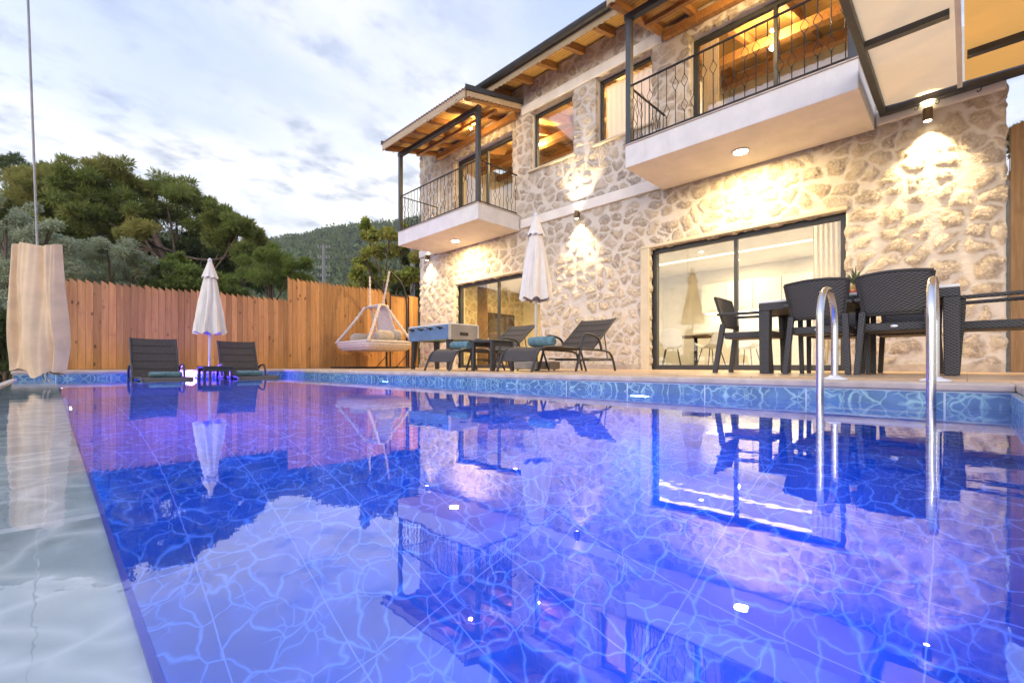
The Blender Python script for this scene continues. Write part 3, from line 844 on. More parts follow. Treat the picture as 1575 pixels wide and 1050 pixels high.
# LED coves in the kitchen ceiling
for x, lab in ((9.6, 'long LED strip glowing in the front ceiling cove of the kitchen'), (10.8, 'long LED strip glowing in the rear ceiling cove of the kitchen')):
    b = MB(); b.box(x - 0.03, x + 0.1, 0.6, 6.2, 2.70, 2.72); tag(b.build('led_strip', led_on), lab, 'LED strip', 'LED strips in the kitchen ceiling')
for i, (x, y) in enumerate(((8.9, 2.2), (10.2, 4.2), (11.6, 3.9), (11.6, 2.0))):
    t = dup(dl, (x, y, 2.62), 0, 'small ceiling spot inside the kitchen behind the glass door', 'kitchen ceiling spots'); t.scale = (0.4, 0.4, 0.6)
for x, y in ((8.9, 2.2), (10.2, 4.2), (11.6, 3.9), (11.6, 2.0)): light('kitchen_light', 'AREA', (x, y, 2.6), 24, (1.0, 0.74, 0.40), None, (0, 0, -1), 0.08)
for x, y, lab in ((9.6, 9.4, 'small ceiling spot inside the living room, nearer the amber curtain'), (10.4, 7.6, 'small ceiling spot inside the living room, nearer the television')):
    t = dup(dl, (x, y, 2.7), 0, lab, 'living room ceiling spots'); t.scale = (0.5, 0.5, 0.6)
    light('living_light', 'AREA', (x, y, 2.68), 85, (1.0, 0.66, 0.22), None, (0, 0, -1), 0.1)

# pool lights
pool_on = EM('pool_lens_glow', (0.55, 0.70, 1.0), 12)
def pool_light(loc, rz, label):
    t = thing('pool_light', label, 'pool light', loc, rz, 'round lamps in the pool walls')
    b = MB(); b.tube([(0.0, 0, 0), (0.02, 0, 0)], [0.115, 0.105], 28); b.build('rim', polewhite, t)
    b = MB(); b.tube([(0.0205, 0, 0), (0.03, 0, 0)], [0.09, 0.075], 24); b.build('lens', pool_on, t)
    return t
pool_light((XP - 0.001, 1.97, -0.56), PI, 'glowing underwater lamp in the side wall nearest the ladder')
pool_light((XP - 0.001, 6.15, -0.56), PI, 'glowing underwater lamp in the side wall near the foosball table')
fl = thing('far_pool_lamp', 'glowing end wall pool lamp built as an added floating globe between the left lounger and the side table', 'floating lamp', (1.82, 10.2, -0.065))  # stands for the end wall lamp; float added so blue reaches the fence
b = MB(); b.ball((0, 0, 0), (0.095, 0.095, 0.06), 24, 14); b.build('globe', EM('blue_globe_glow', (0.08, 0.03, 1.0), 480), fl)
b = MB(); b.lathe([(0.05, -0.075), (0.06, -0.05), (0.02, -0.045)], n=20); b.build('added_float', polewhite, fl)
BLUE = (0.0, 0.16, 1.0)
pool_light((XI + 0.001, 3.9, -0.56), 0, 'glowing underwater lamp under the overflow shelf, nearer the ladder end')
pool_light((XI + 0.001, 6.9, -0.56), 0, 'glowing underwater lamp under the overflow shelf, nearer the far ledge')
pool_light((1.8, YN + 0.001, -0.56), PI / 2, 'glowing underwater lamp in the near end wall')
for p, aim, e in (((XP - 0.035, 1.97, -0.56), (-1, 0, -0.12), 44), ((XP - 0.035, 6.15, -0.56), (-1, 0, -0.12), 44), ((1.8, YN + 0.035, -0.56), (0, 1, -0.12), 44), ((XI + 0.035, 3.9, -0.56), (1, 0, -0.12), 50), ((XI + 0.035, 6.9, -0.56), (1, 0, -0.12), 44)):
    light('underwater_light', 'AREA', p, e, BLUE, None, aim, size=0.15)

# ------------------------------------------------------------------ FURNITURE
def lounger(name, label, loc, rz, group, steep=False):
    t = thing(name, label, 'sun lounger', loc, rz, group)
    W = 0.31
    for s in (-1, 1):
        y = s * W
        b = MB(); b.tube(smooth_path([(-0.06, y, 0.0), (0.0, y, 0.14), (0.06, y, 0.27), (0.2, y, 0.325), (0.5, y, 0.325), (1.1, y, 0.31), (1.6, y, 0.30), (1.72, y, 0.25), (1.8, y, 0.1), (1.83, y, 0.0)], 3), 0.017, 8)
        b.build('side_rail', frame_m, t)
        ya = s * (W + 0.03)
        b = MB(); b.tube(smooth_path([(0.80, ya, 0.0), (0.90, ya, 0.26), (0.97, ya, 0.50), (1.05, ya, 0.53), (1.25, ya, 0.51), (1.36, ya, 0.46), (1.42, ya, 0.30)], 3), 0.018, 8)
        b.build('armrest', frame_m, t)
        b = MB(); b.tube([(0.92, ya, 0.26), (1.04, ya, 0.0)], 0.014, 8); b.build('leg', frame_m, t)
    b = MB(); b.tube([(1.15, -W, 0.16), (1.15, W, 0.16)], 0.011, 6); b.tube([(1.0, W, 0.18), (1.78, W, 0.18)], 0.011, 6); b.tube([(1.0, -W, 0.18), (1.78, -W, 0.18)], 0.011, 6); b.tube([(0.35, -W, 0.31), (0.35, W, 0.31)], 0.011, 6); b.tube([(1.78, -W, 0.16), (1.78, W, 0.16)], 0.011, 6)
    b.build('cross_brace', frame_m, t)
    prof = smooth_path([(0.005, 0, 0.15), (0.07, 0, 0.28), (0.2, 0, 0.335), (0.45, 0, 0.335), (0.8, 0, 0.32), (1.24, 0, 0.325)], 2)
    g = [[(p.x, -W + 2 * W * k / 6, p.z - 0.012 * math.sin(k / 6 * PI)) for k in range(7)] for p in prof]
    b = MB(); b.slab(g, (0, 0, -0.012)); b.build('seat', fabric, t)
    x1, z1 = (1.50, 0.97) if steep else (1.84, 0.80)
    back = t
    g = []; m = 30
    for i in range(m + 1):
        f = i / m; seam = 0.006 if (i % 6 == 0 and 0 < i < m) else 0.0
        g.append([(1.24 + (x1 - 1.24) * f, -W + 2 * W * k / 6, 0.325 + (z1 - 0.325) * f - seam - 0.01 * math.sin(k / 6 * PI)) for k in range(7)])
    d = Vector((x1 - 1.24, 0, z1 - 0.325)).normalized(); nrm = Vector((d.z, 0, -d.x)) * 0.02
    b = MB(); b.slab(g, nrm, smooth=False); bk = b.build('backrest', fabric, t)
    b = MB()
    for i in (6, 12, 18, 24):
        f = i / m; b.bar((1.24 + (x1 - 1.24) * f - d.z * 0.002, -W, 0.326 + (z1 - 0.325) * f + d.x * 0.002), (1.24 + (x1 - 1.24) * f - d.z * 0.002, W, 0.326 + (z1 - 0.325) * f + d.x * 0.002), 0.006, 0.004)
    b.build('seam', blackp, bk)
    for s in (-1, 1):
        b = MB(); b.tube([(1.24, s * W, 0.32), (x1, s * W, z1)], 0.015, 8); b.build('back_tube', frame_m, bk)
        b = MB(); b.tube([(1.24 + (x1 - 1.24) * 0.55, s * (W - 0.03), 0.325 + (z1 - 0.325) * 0.55), (1.66, s * (W - 0.03), 0.19)], 0.009, 6); b.build('prop_strut', frame_m, bk)
    return t
LG = 'dark sling sun loungers'
lounger('sun_lounger', 'dark sling lounger beside the large parasol with a rolled towel on its long seat', (4.24, 4.12, 0.012), 0, LG)
lounger('sun_lounger', 'dark sling lounger with its foot end in front of the foosball table', (4.14, 5.65, 0.012), 0, LG)
lounger('sun_lounger', 'upright dark lounger standing in the water on the pool ledge nearest the hanging cloth', (1.24, 8.35, -0.42), PI / 2, LG, True)
lounger('sun_lounger', 'upright dark lounger standing in the water to the right of the small parasol', (2.5, 8.4, -0.42), PI / 2, LG, True)

def side_table(loc, label, h=0.44):
    t = thing('side_table', label, 'side table', loc, 0, 'small dark side tables')
    b = MB(); b.box(-0.22, 0.22, -0.22, 0.22, h - 0.03, h); b.build('table_top', frame_m, t, bevel=0.006)
    for sx in (-1, 1):
        for sy in (-1, 1):
            b = MB(); b.hexa([(sx * 0.2 + dx, sy * 0.2 + dy, 0) for dx, dy in ((-0.02, -0.02), (0.02, -0.02), (0.02, 0.02), (-0.02, 0.02))], [(sx * 0.19 + dx, sy * 0.19 + dy, h - 0.03) for dx, dy in ((-0.02, -0.02), (0.02, -0.02), (0.02, 0.02), (-0.02, 0.02))]); b.build('leg', frame_m, t)
    for s in (-1, 1):
        b = MB(); b.box(-0.17, 0.17, s * 0.19 - 0.012, s * 0.19 + 0.012, h - 0.09, h - 0.031); b.build('apron', frame_m, t)
    return t
side_table((4.5, 4.86, 0.012), 'small dark side table between the two loungers on the terrace')
side_table((1.98, 9.1, -0.36), 'small dark side table standing in the water beneath the small parasol')

def towel_roll(loc, rz, label, L=0.36, r=0.065, squash=1.0):
    g = []
    for i in range(16):
        x = -L / 2 + L * i / 15; row = []
        for k in range(28):
            a = 2 * PI * k / 28
            rr = r * (1 + 0.05 * math.sin(3 * a + 9 * x) + 0.04 * math.sin(25 * x + a)) * (0.86 if i in (0, 15) else 1)
            row.append((x, rr * math.cos(a), r * squash + rr * squash * math.sin(a)))
        g.append(row)
    b = MB(); b.sheet(g, closed=True); n = 28
    for end, x in ((0, -L / 2), (15, L / 2)):
        sp = [(x + (0.004 if x > 0 else -0.004) * math.sin(j), (r * 0.86 - j * r * 0.86 / 44) * math.cos(j * 0.45), r * squash + (r * 0.86 - j * r * 0.86 / 44) * squash * math.sin(j * 0.45)) for j in range(42)]
        b.tube(sp, 0.0045, 5)
        c = [(x, 0, r * squash)] + g[end]
        b.add(c, [(0, 1 + k, 1 + (k + 1) % n) for k in range(n)])
    o = b.build('rolled_towel', teal); o.location = loc; o.rotation_euler = (0, 0, rz)
    return tag(o, label, 'towel', 'teal towels on the loungers')
towel_roll((4.66, 4.06, 0.347), PI / 2 + 0.15, 'fat teal towel roll on the lounger beside the large parasol', 0.38, 0.068)
towel_roll((4.52, 5.62, 0.347), PI / 2 + 0.15, 'teal towel roll on the lounger in front of the foosball table', 0.36, 0.062)
towel_roll((1.3, 9.1, -0.098), 0.0, 'loose teal towel on the lounger nearest the hanging cloth', 0.42, 0.05, 0.9)
towel_roll((2.5, 9.1, -0.098), 0.05, 'flat teal towel on the lounger to the right of the small parasol', 0.40, 0.055, 0.9)

def parasol(loc, label, base=True, rot=0.0):
    t = thing('closed_parasol', label, 'parasol', loc, rot, 'closed white parasols')
    b = MB(); b.lathe([(0.02, 0.05), (0.02, 2.36)], n=14); b.build('pole', polewhite, t)
    nseg = 192; cg = []
    H0, H1 = 1.12, 2.36
    for i in range(34):
        f = i / 33; z = H1 - (H1 - H0) * f
        r = 0.035 + 0.195 * f ** 0.85
        row = []
        for k in range(nseg):
            a = 2 * PI * k / nseg
            pl = 1 + (0.06 + 0.13 * f) * math.cos(8 * a + 0.9 * math.sin(3 * f + a) + 0.5 * math.sin(7 * f + 2 * a)) + 0.06 * f * math.cos(17 * a + 5 * f) + 0.02 * math.cos(41 * a + 7 * f + 2 * math.sin(9 * f)) + 0.012 * math.sin(23 * f + 5 * a)
            zz = z - (0.045 * abs(math.sin(4 * a)) * f ** 8)
            row.append((r * pl * math.cos(a), r * pl * math.sin(a), zz))
        cg.append(row)
    b = MB(); b.sheet(cg, closed=True); b.build('canopy', canvas, t)
    vg = []
    for i in range(8):
        f = i / 7; z = 2.39 - 0.29 * f; r = 0.03 + 0.095 * f
        vg.append([((r * (1 + 0.1 * f * math.cos(8 * 2 * PI * k / 64 + 1))) * math.cos(2 * PI * k / 64), (r * (1 + 0.1 * f * math.cos(8 * 2 * PI * k / 64 + 1))) * math.sin(2 * PI * k / 64), z - 0.02 * f * abs(math.sin(4 * 2 * PI * k / 64))) for k in range(64)])
    b = MB(); b.sheet(vg, closed=True); b.build('vent_flap', canvas, t)
    b = MB(); b.lathe([(0.012, 2.36), (0.035, 2.385), (0.036, 2.41), (0.02, 2.435), (0.006, 2.45)], n=14); b.build('finial', polewhite, t)
    b = MB(); b.lathe([(0.027, 0.0), (0.027, 0.42), (0.022, 0.44)], n=14); b.build('base_tube', M('base_tube_paint', (0.12, 0.06, 0.04), 0.5), t)
    if base:
        for sx in (-1, 1):
            b = MB(); b.box(sx * 0.15 - 0.13, sx * 0.15 + 0.13, -0.26, 0.26, 0.02, 0.14); b.build('base_block', concrete, t, bevel=0.02)
        b = MB()
        for sx in (-1, 1):
            for sy in (-1, 1): b.ball((sx * 0.2, sy * 0.2, 0.018), 0.018, 8, 6)
        b.build('feet', blackp, t)
    else:
        b = MB(); b.lathe([(0.25, 0.0), (0.25, 0.05), (0.06, 0.09)], n=28); b.build('base_plate', concrete, t)
    return t
parasol((5.3, 4.74, 0.012), 'closed white parasol standing between the two loungers in front of the stone wall')
parasol((2.02, 9.66, -0.43), 'closed white parasol standing in the pool ledge before the wooden fence', False, 0.4)

# dining set
def wicker_chair():
    t = thing('wicker_chair', 'dark wicker armchair', 'chair', (0, 0, 0), 0, 'dark wicker armchairs round the table')
    b = MB(); b.box(-0.22, 0.26, -0.225, 0.225, 0.38, 0.45); b.build('seat', wicker, t, bevel=0.012)
    g = []
    for i in range(13):
        f = i / 12; z = 0.52 + 0.325 * f; hw = 0.205 + 0.045 * f; row = []
        for k in range(13):
            s = -1 + 2 * k / 12
            row.append((-0.235 - 0.085 * f - 0.035 * (1 - s * s), hw * s, z + 0.018 * (1 - s * s) * f))
        g.append(row)
    b = MB(); b.slab(g, (0.022, 0, 0)); bk = b.build('backrest', wicker, t)
    b = MB(); top = [g[-1][k] for k in range(13)]; b.tube([(p[0] + 0.011, p[1], p[2]) for p in top], 0.015, 8)
    for s, k in ((-1, 0), (1, 12)): b.tube([(r[k][0] + 0.011, r[k][1], r[k][2]) for r in g], 0.016, 8)
    b.tube([(g[0][k][0] + 0.011, g[0][k][1], g[0][k][2]) for k in range(13)], 0.013, 8)
    b.build('back_rim', blackp, bk)
    for s in (-1, 1):
        b = MB(); b.hexa([(-0.335, s * 0.245 - 0.022, 0), (-0.285, s * 0.245 - 0.022, 0), (-0.285, s * 0.245 + 0.022, 0), (-0.335, s * 0.245 + 0.022, 0)], [(-0.262, s * 0.212 - 0.024, 0.55), (-0.205, s * 0.212 - 0.024, 0.55), (-0.205, s * 0.212 + 0.024, 0.55), (-0.262, s * 0.212 + 0.024, 0.55)]); b.build('leg', wicker, t, bevel=0.006)
        b = MB(); b.hexa([(0.245, s * 0.235 - 0.018, 0), (0.285, s * 0.235 - 0.018, 0), (0.285, s * 0.235 + 0.018, 0), (0.245, s * 0.235 + 0.018, 0)], [(0.205, s * 0.245 - 0.022, 0.63), (0.25, s * 0.245 - 0.022, 0.63), (0.25, s * 0.245 + 0.022, 0.63), (0.205, s * 0.245 + 0.022, 0.63)]); b.build('leg', wicker, t, bevel=0.006)
        b = MB(); b.bar((-0.29, s * 0.245, 0.655), (0.26, s * 0.25, 0.645), 0.05, 0.03); b.build('armrest', wicker, t, bevel=0.008)
    b = MB(); b.ball((-0.222, 0, 0.418), (0.004, 0.028, 0.013), 14, 8); b.build('emblem', alu, t)
    return t
CH = wicker_chair()
CH.location = (5.27, 0.99, 0.012); CH['label'] = 'dark wicker armchair seen from behind, next to the taller left ladder rail'
dup(CH, (5.27, 0.44, 0.012), 0.0, 'dark wicker armchair seen from behind, between the two ladder rails')
dup(CH, (5.56, 1.72, 0.012), -PI / 2, 'dark wicker armchair seen side-on at the table end before the glass door')
dup(CH, (5.56, -0.2, 0.012), PI / 2, 'dark wicker armchair at the table end by the right house corner')
dup(CH, (6.1, 0.99, 0.012), PI, 'dark wicker armchair across the table, facing the pool on the glass door side')
dup(CH, (6.1, 0.43, 0.012), PI, 'dark wicker armchair across the table, facing the pool on the fence side')
dt = thing('dining_table', 'dark wicker dining table with frosted white top', 'table', (5.55, 0.78, 0.012))
b = MB(); b.box(-0.43, 0.43, -0.74, 0.74, 0.715, 0.74); b.build('table_top', frosted, dt, bevel=0.006)
b = MB(); b.box(-0.43, 0.43, -0.74, 0.74, 0.64, 0.714); b.build('apron', wicker, dt, bevel=0.006)
for sx in (-1, 1):
    for sy in (-1, 1):
        b = MB(); b.hexa([(sx * 0.375 + a * 0.045, sy * 0.69 + c * 0.045, 0) for a, c in ((-1, -1), (1, -1), (1, 1), (-1, 1))], [(sx * 0.375 + a * 0.052, sy * 0.69 + c * 0.052, 0.64) for a, c in ((-1, -1), (1, -1), (1, 1), (-1, 1))]); b.build('leg', wicker, dt, bevel=0.008)
# fruit platter and pineapple
pl = thing('fruit_platter', 'platter of sliced fruit on the dining table', 'platter', (5.5, 0.78, 0.752))
b = MB(); b.lathe([(0.02, 0.0), (0.15, 0.0), (0.2, 0.025), (0.205, 0.025), (0.15, 0.006), (0.02, 0.006)], n=28); b.build('plate', whitelac, pl)
fm = [M('green_fruit', (0.25, 0.36, 0.06), 0.4), M('red_fruit', (0.45, 0.05, 0.03), 0.4), M('orange_fruit', (0.55, 0.2, 0.03), 0.4)]
for i in range(13):
    a = i * 2.4; rr = 0.03 + 0.011 * i
    b = MB(); b.ball((rr * math.cos(a), rr * math.sin(a), 0.04), (0.038, 0.03, 0.03), 12, 8); b.build('fruit', fm[i % 3], pl)
pn = thing('pineapple', 'pineapple with spiky leaves standing on the dining table', 'pineapple', (5.72, 0.8, 0.752))
b = MB(); b.lathe([(0.03, 0.0), (0.055, 0.03), (0.06, 0.08), (0.05, 0.13), (0.025, 0.16)], n=20, mod=lambda t, z: 1 + 0.05 * math.sin(8 * t + 200 * z)); b.build('fruit_body', M('pineapple_skin', (0.30, 0.17, 0.04), 0.7, var=0.4, scale=50, bmp=0.6), pn)
b = MB()
for i in range(30):
    a = i * 2.4; l = 0.12 + 0.1 * ((i * 37) % 10) / 10; tl = 0.15 + 0.75 * i / 30
    d = Vector((math.cos(a) * tl, math.sin(a) * tl, 1 - 0.35 * tl)).normalized(); sd = Vector((-math.sin(a), math.cos(a), 0)) * 0.011
    p0 = Vector((0, 0, 0.15)); p1 = p0 + d * l * 0.6; p2 = p0 + d * l + Vector((math.cos(a), math.sin(a), -0.3)) * l * 0.15
    b.add([p0 - sd, p0 + sd, p1 + sd * 0.8, p1 - sd * 0.8, p2], [(0, 1, 2, 3), (3, 2, 4)])
b.build('leaf_crown', leaf_mat('pineapple_leaf', (0.07, 0.11, 0.05), (0.16, 0.2, 0.1), (0.1, 0.14, 0.08), 0.2, 5), pn)

# pool ladder: two rails (top-level things, fixed at deck) joined by treads
ld = thing('pool_ladder', 'polished steel pool ladder with two tall looped rails at the pool edge', 'ladder', (0, 0, 0))
for y in (0.63, 0.135):
    b = MB(); r = 0.215
    pts = [(3.27, y, -1.15), (3.27, y, 0.35)] + arc((3.27 + r, y, 0.36), r, PI, 0, 20) + [(3.27 + 2 * r, y, 0.34), (3.27 + 2 * r, y, 0.0)]
    b.tube(pts, 0.0208, 18); b.build('rail', steel, ld)
    b = MB(); b.lathe([(0.075, 0.001), (0.072, 0.012), (0.035, 0.022), (0.028, 0.03)], (3.27 + 2 * r, y, 0.0), 28); b.build('flange', polewhite, ld)
for z in (-0.4, -0.68, -0.96):
    b = MB(); b.box(3.22, 3.32, 0.16, 0.605, z, z + 0.03); b.build('tread', polewhite, ld, bevel=0.006)

# foosball table
fb = thing('foosball_table', 'foosball table with blue side and frosted top in front of the stone wall', 'foosball table', (5.69, 7.66, 0.012))
b = MB(); b.box(-0.35, -0.335, -0.69, 0.69, 0.58, 0.86); b.box(0.335, 0.35, -0.69, 0.69, 0.58, 0.86); b.build('side_panel', bluepanel, fb)
b = MB(); b.box(-0.335, 0.335, -0.69, -0.675, 0.58, 0.86); b.build('end_panel', greypanel, fb)
b = MB(); b.box(-0.335, 0.335, 0.675, 0.69, 0.58, 0.86); b.build('end_panel', greypanel, fb)
b = MB(); b.box(-0.1, 0.1, -0.7, -0.69, 0.66, 0.72); b.build('goal_slot', tvblack, fb)
b = MB(); b.box(-0.334, 0.334, -0.674, 0.674, 0.6, 0.7); b.build('playfield', M('green_field', (0.05, 0.2, 0.07), 0.5), fb)
b = MB(); b.box(-0.36, 0.36, -0.70, 0.70, 0.861, 0.885); b.build('table_top', frosted, fb, bevel=0.005)
for sx in (-1, 1):
    for sy in (-1, 1):
        b = MB(); b.box(sx * 0.35 - 0.02, sx * 0.35 + 0.02, sy * 0.69 - 0.02, sy * 0.69 + 0.02, 0.575, 0.87); b.build('corner_cap', alu, fb)
        b = MB(); b.hexa([(sx * 0.31 + a * 0.03, sy * 0.62 + c * 0.04, 0) for a, c in ((-1, -1), (1, -1), (1, 1), (-1, 1))], [(sx * 0.28 + a * 0.045, sy * 0.6 + c * 0.055, 0.58) for a, c in ((-1, -1), (1, -1), (1, 1), (-1, 1))]); b.build('leg', blackp, fb)
for i in range(8):
    y = -0.56 + i * 0.16; s = -1 if i % 2 == 0 else 1
    b = MB(); b.tube([(-0.42, y, 0.80), (0.42, y, 0.80)], 0.008, 8); rd = b.build('rod', alu, fb)
    b = MB(); b.tube([(-0.55, y, 0.80), (-0.42, y, 0.80)], [0.018, 0.014], 10) if i % 2 == 0 else b.tube([(-0.395, y, 0.80), (-0.355, y, 0.80)], [0.02, 0.024], 10)
    b.build('grip', blackp, rd)

# macrame swing seat
sw = thing('hanging_swing', 'cream macrame swing seat with cushions hanging from a curved dark stand', 'swing seat', (0, 0, 0))
for y in (10.3, 11.3):
    b = MB(); b.tube(smooth_path([(6.5, y, 0.02), (6.5, y, 1.2), (6.5, y, 1.75), (6.42, y, 2.1), (6.25, y, 2.3), (6.0, y, 2.47)], 3), 0.024, 10); b.build('stand_post', iron, sw)
    b = MB(); b.tube([(4.95, y, 0.035), (6.6, y, 0.035)], 0.022, 8); b.build('base_tube', iron, sw)
    b = MB(); b.tube([(6.5, y, 0.35), (6.2, y, 0.05)], 0.012, 8); b.build('stay', iron, sw)
b = MB(); b.tube([(4.97, 10.28, 0.035), (4.97, 11.32, 0.035)], 0.022, 8); b.tube([(6.55, 10.28, 0.035), (6.55, 11.32, 0.035)], 0.022, 8); b.build('base_tube', iron, sw)
def rope_tube(p, q, r=0.022, sag=0.0):
    p = Vector(p); q = Vector(q); n = 26; pts = []; rs = []
    for i in range(n + 1):
        t = i / n; c = p.lerp(q, t); c.z -= sag * math.sin(t * PI)
        pts.append(c); rs.append(r * (1 + 0.25 * math.sin(i * 1.9)))
    b = MB(); b.tube(pts, rs, 8); return b
sc_ = Vector((5.85, 10.8, 0.0)); HX, HY = 0.66, 0.9
for y, s in ((10.3, -1), (11.3, 1)):
    rope_tube((6.0, y, 2.45), (5.92, 10.8 + s * 0.33, 1.62), 0.024).build('rope', rope, sw)
b = MB(); b.tube(smooth_path([(5.80, 10.42, 1.6), (5.98, 10.42, 1.6), (5.98, 11.18, 1.6), (5.80, 11.18, 1.6), (5.80, 10.42, 1.6)], 1), 0.03, 8); b.build('spreader_ring', rope, sw)
for sx in (-1, 1):
    for sy in (-1, 1):
        rope_tube((5.89 + sx * 0.09, 10.8 + sy * 0.37, 1.6), (5.85 + sx * HX * 0.93, 10.8 + sy * HY * 0.95, 0.66), 0.036, 0.03).build('rope', rope, sw)
g = []
for i in range(9):
    z = 0.46 + 0.20 * i / 8; f = 1.0 + 0.05 * math.sin(i / 8 * PI) - (0.12 * (1 - i / 8) ** 2); row = []
    for k in range(56):
        a = 2 * PI * k / 56; ca, sa = math.cos(a), math.sin(a); e = 0.38
        row.append((5.85 + HX * f * math.copysign(abs(ca) ** e, ca) * (1 + 0.012 * math.sin(28 * a)), 10.8 + HY * f * math.copysign(abs(sa) ** e, sa) * (1 + 0.012 * math.sin(28 * a + i)), z))
    g.append(row)
b = MB(); b.sheet(g, closed=True); b.add(g[0], [tuple(range(56))]); b.add([(p[0], p[1], p[2] - 0.06) for p in g[-1]], [tuple(range(56))])
b.build('woven_basket', rope, sw)
b = MB(); b.tube(g[-1], 0.035, 8, closed=True); b.build('basket_rim', rope, sw)
for z in (0.5, 0.55, 0.6):
    b = MB(); k = int((z - 0.46) / 0.025); b.tube([(p[0] * 1.0, p[1], z) for p in g[min(8, k)]], 0.016, 6, closed=True); b.build('woven_band', rope, sw)
gb = [[(6.05 + 0.22 * (1 - i / 10), 10.52 + 0.56 * k / 8 + (0.5 * (k / 8 - 0.5)) * (1 - i / 10), 0.68 + 0.92 * i / 10) for k in range(9)] for i in range(11)]
b = MB(); b.slab(gb, (0.02, 0, 0)); b.build('back_panel', rope, sw)
for i, (x, y, z, rx, ry, rz) in enumerate(((5.85, 10.8, 0.67, 0.57, 0.81, 0.07), (6.22, 11.15, 0.82, 0.12, 0.32, 0.19), (6.24, 10.5, 0.82, 0.12, 0.32, 0.19), (5.75, 10.12, 0.80, 0.26, 0.11, 0.15), (5.8, 11.46, 0.79, 0.26, 0.11, 0.15))):
    gg = []
    for a_ in range(13):
        la = -PI / 2 + PI * a_ / 12; row = []
        for k in range(24):
            lo = 2 * PI * k / 24; e = 0.55
            cx, cy, cz = math.cos(la) * math.cos(lo), math.cos(la) * math.sin(lo), math.sin(la)
            row.append((x + rx * math.copysign(abs(cx) ** e, cx), y + ry * math.copysign(abs(cy) ** e, cy), z + rz * math.copysign(abs(cz) ** 0.9, cz)))
        gg.append(row)
    b = MB(); b.sheet(gg, closed=True); b.build('cushion', cushion_m, sw)

# hanging cloth at the far left
hc = thing('hanging_cloth', 'bunched cream curtain hanging on a thin cable over the pool overflow', 'curtain', (-0.1, 7.2, 0.0))
ax = Vector((0.7046, -0.7096, 0)); dp_ = Vector((0.7096, 0.7046, 0))
g = []
for i in range(41):
    f = i / 40; row = []
    for k in range(180):
        a = 2 * PI * k / 180
        wdt = 0.225 + 0.06 * f - 0.05 * max(0, f - 0.8) / 0.2 * 0.6; dep = 0.075 + 0.03 * math.sin(f * PI)
        ang = a + 0.25 * f * math.sin(2 * a + 1.3 * f)
        fold = 0.006 * math.cos(31 * a + 2.0 * math.sin(3 * f)) * (1 - 0.5 * f) + (0.026 + 0.02 * f) * math.cos(6 * ang + 0.9 * math.sin(2.6 * f + 1)) + 0.014 * math.cos(11 * a + 1.7 * f) + 0.025 * f * math.sin(3 * a + 4 * f * f)
        u = wdt * math.copysign(abs(math.cos(a)) ** 0.8, math.cos(a)) + 0.02 * math.sin(2.2 * f) + fold * 0.25; w = dep * math.sin(a) + fold
        low = 0.04 - 0.07 * math.exp(-((u - 0.08) / 0.10) ** 2) + 0.02 * math.sin(5 * a) + 0.10 * max(0, -u - 0.1)
        z = 1.40 + (low - 1.40) * f + 0.02 * math.cos(3 * a) * (1 - f)
        p = ax * u + dp_ * w; row.append((p.x, p.y, z))
    g.append(row)
b = MB(); b.sheet(g, closed=True); b.add(g[0], [tuple(range(180))])
b.build('cloth', M('cream_cloth', (0.76, 0.56, 0.37), 0.9, var=0.1, scale=5, bmp=0.2, bscale=150), hc)
b = MB(); p = ax * 0.0; b.tube([(0, 0, 1.37), ax * -0.20 + Vector((0, 0, 6.6))], 0.011, 8); b.build('cable', M('steel_cable', (0.30, 0.29, 0.30), 0.5, 0.5), hc)
for u in (0.06, 0.11):
    b = MB(); p = ax * u; b.tube(smooth_path([p + Vector((0, 0, 0.02)), p + Vector((0, 0, -0.05)), p + ax * 0.03 + Vector((0, 0, -0.09))]), 0.008, 6); b.build('tie_string', rope, hc)

# ------------------------------------------------------------------ FENCES
def boards(b, x0, x1, y, z0, z1, w, th, jag, axis='x', seed=0):
    r = random.Random(seed); x = x0; i = 0
    while x < x1 - 0.01:
        ww = min(w, x1 - x) - 0.004; t = z1 + r.uniform(-0.015, 0.015); yo = r.uniform(-0.004, 0.004)
        if axis == 'x':
            P = [(x, y + yo), (x + ww, y + yo), (x + ww, y + yo + th), (x, y + yo + th)]
        else:
            P = [(y + yo, x), (y + yo, x + ww), (y + yo + th, x + ww), (y + yo + th, x)]
        tops = (t, t - jag, t - jag, t)
        b.hexa([(*p, z0) for p in P], [(*p, tt) for p, tt in zip(P, tops)])
        x += w
fe = thing('wooden_fence', 'orange brown board fence with saw tooth top behind the pool', 'fence', (0, 0, 0))
YF = 12.0
b = MB(); boards(b, 0.14, 4.17, YF, 0.02, 1.74, 0.112, 0.025, 0.075, seed=1); b.build('board_panel', fencewood, fe)
b = MB(); boards(b, 4.17, 7.0, YF, 0.02, 2.28, 0.112, 0.025, 0.085, seed=2); b.build('board_panel', fencewood, fe)['label'] = 'taller section of boards'
b = MB()
for z in (0.35, 1.4): b.box(0.14, 8.0, YF + 0.03, YF + 0.08, z, z + 0.08)
b.build('fence_rail', oldwood, fe)
for x in (0.2, 2.1, 4.2, 6.9):
    b = MB(); b.box(x, x + 0.08, YF + 0.03, YF + 0.11, -1.0, 1.6); b.build('fence_post', oldwood, fe)
ga = thing('wooden_gate', 'board gate in a dark metal frame between the fence and the house corner', 'gate', (0, 0, 0))
b = MB(); boards(b, 7.04, 8.0, YF + 0.02, 0.03, 2.18, 0.112, 0.025, 0.0, seed=3); b.build('board_panel', fencewood, ga)
b = MB(); b.box(7.0, 7.65, YF - 0.02, YF + 0.015, 2.14, 2.18); b.box(7.62, 7.655, YF - 0.02, YF + 0.015, 0.03, 2.14); b.box(7.0, 7.035, YF - 0.02, YF + 0.015, 0.03, 2.14); b.build('gate_frame', iron, ga)
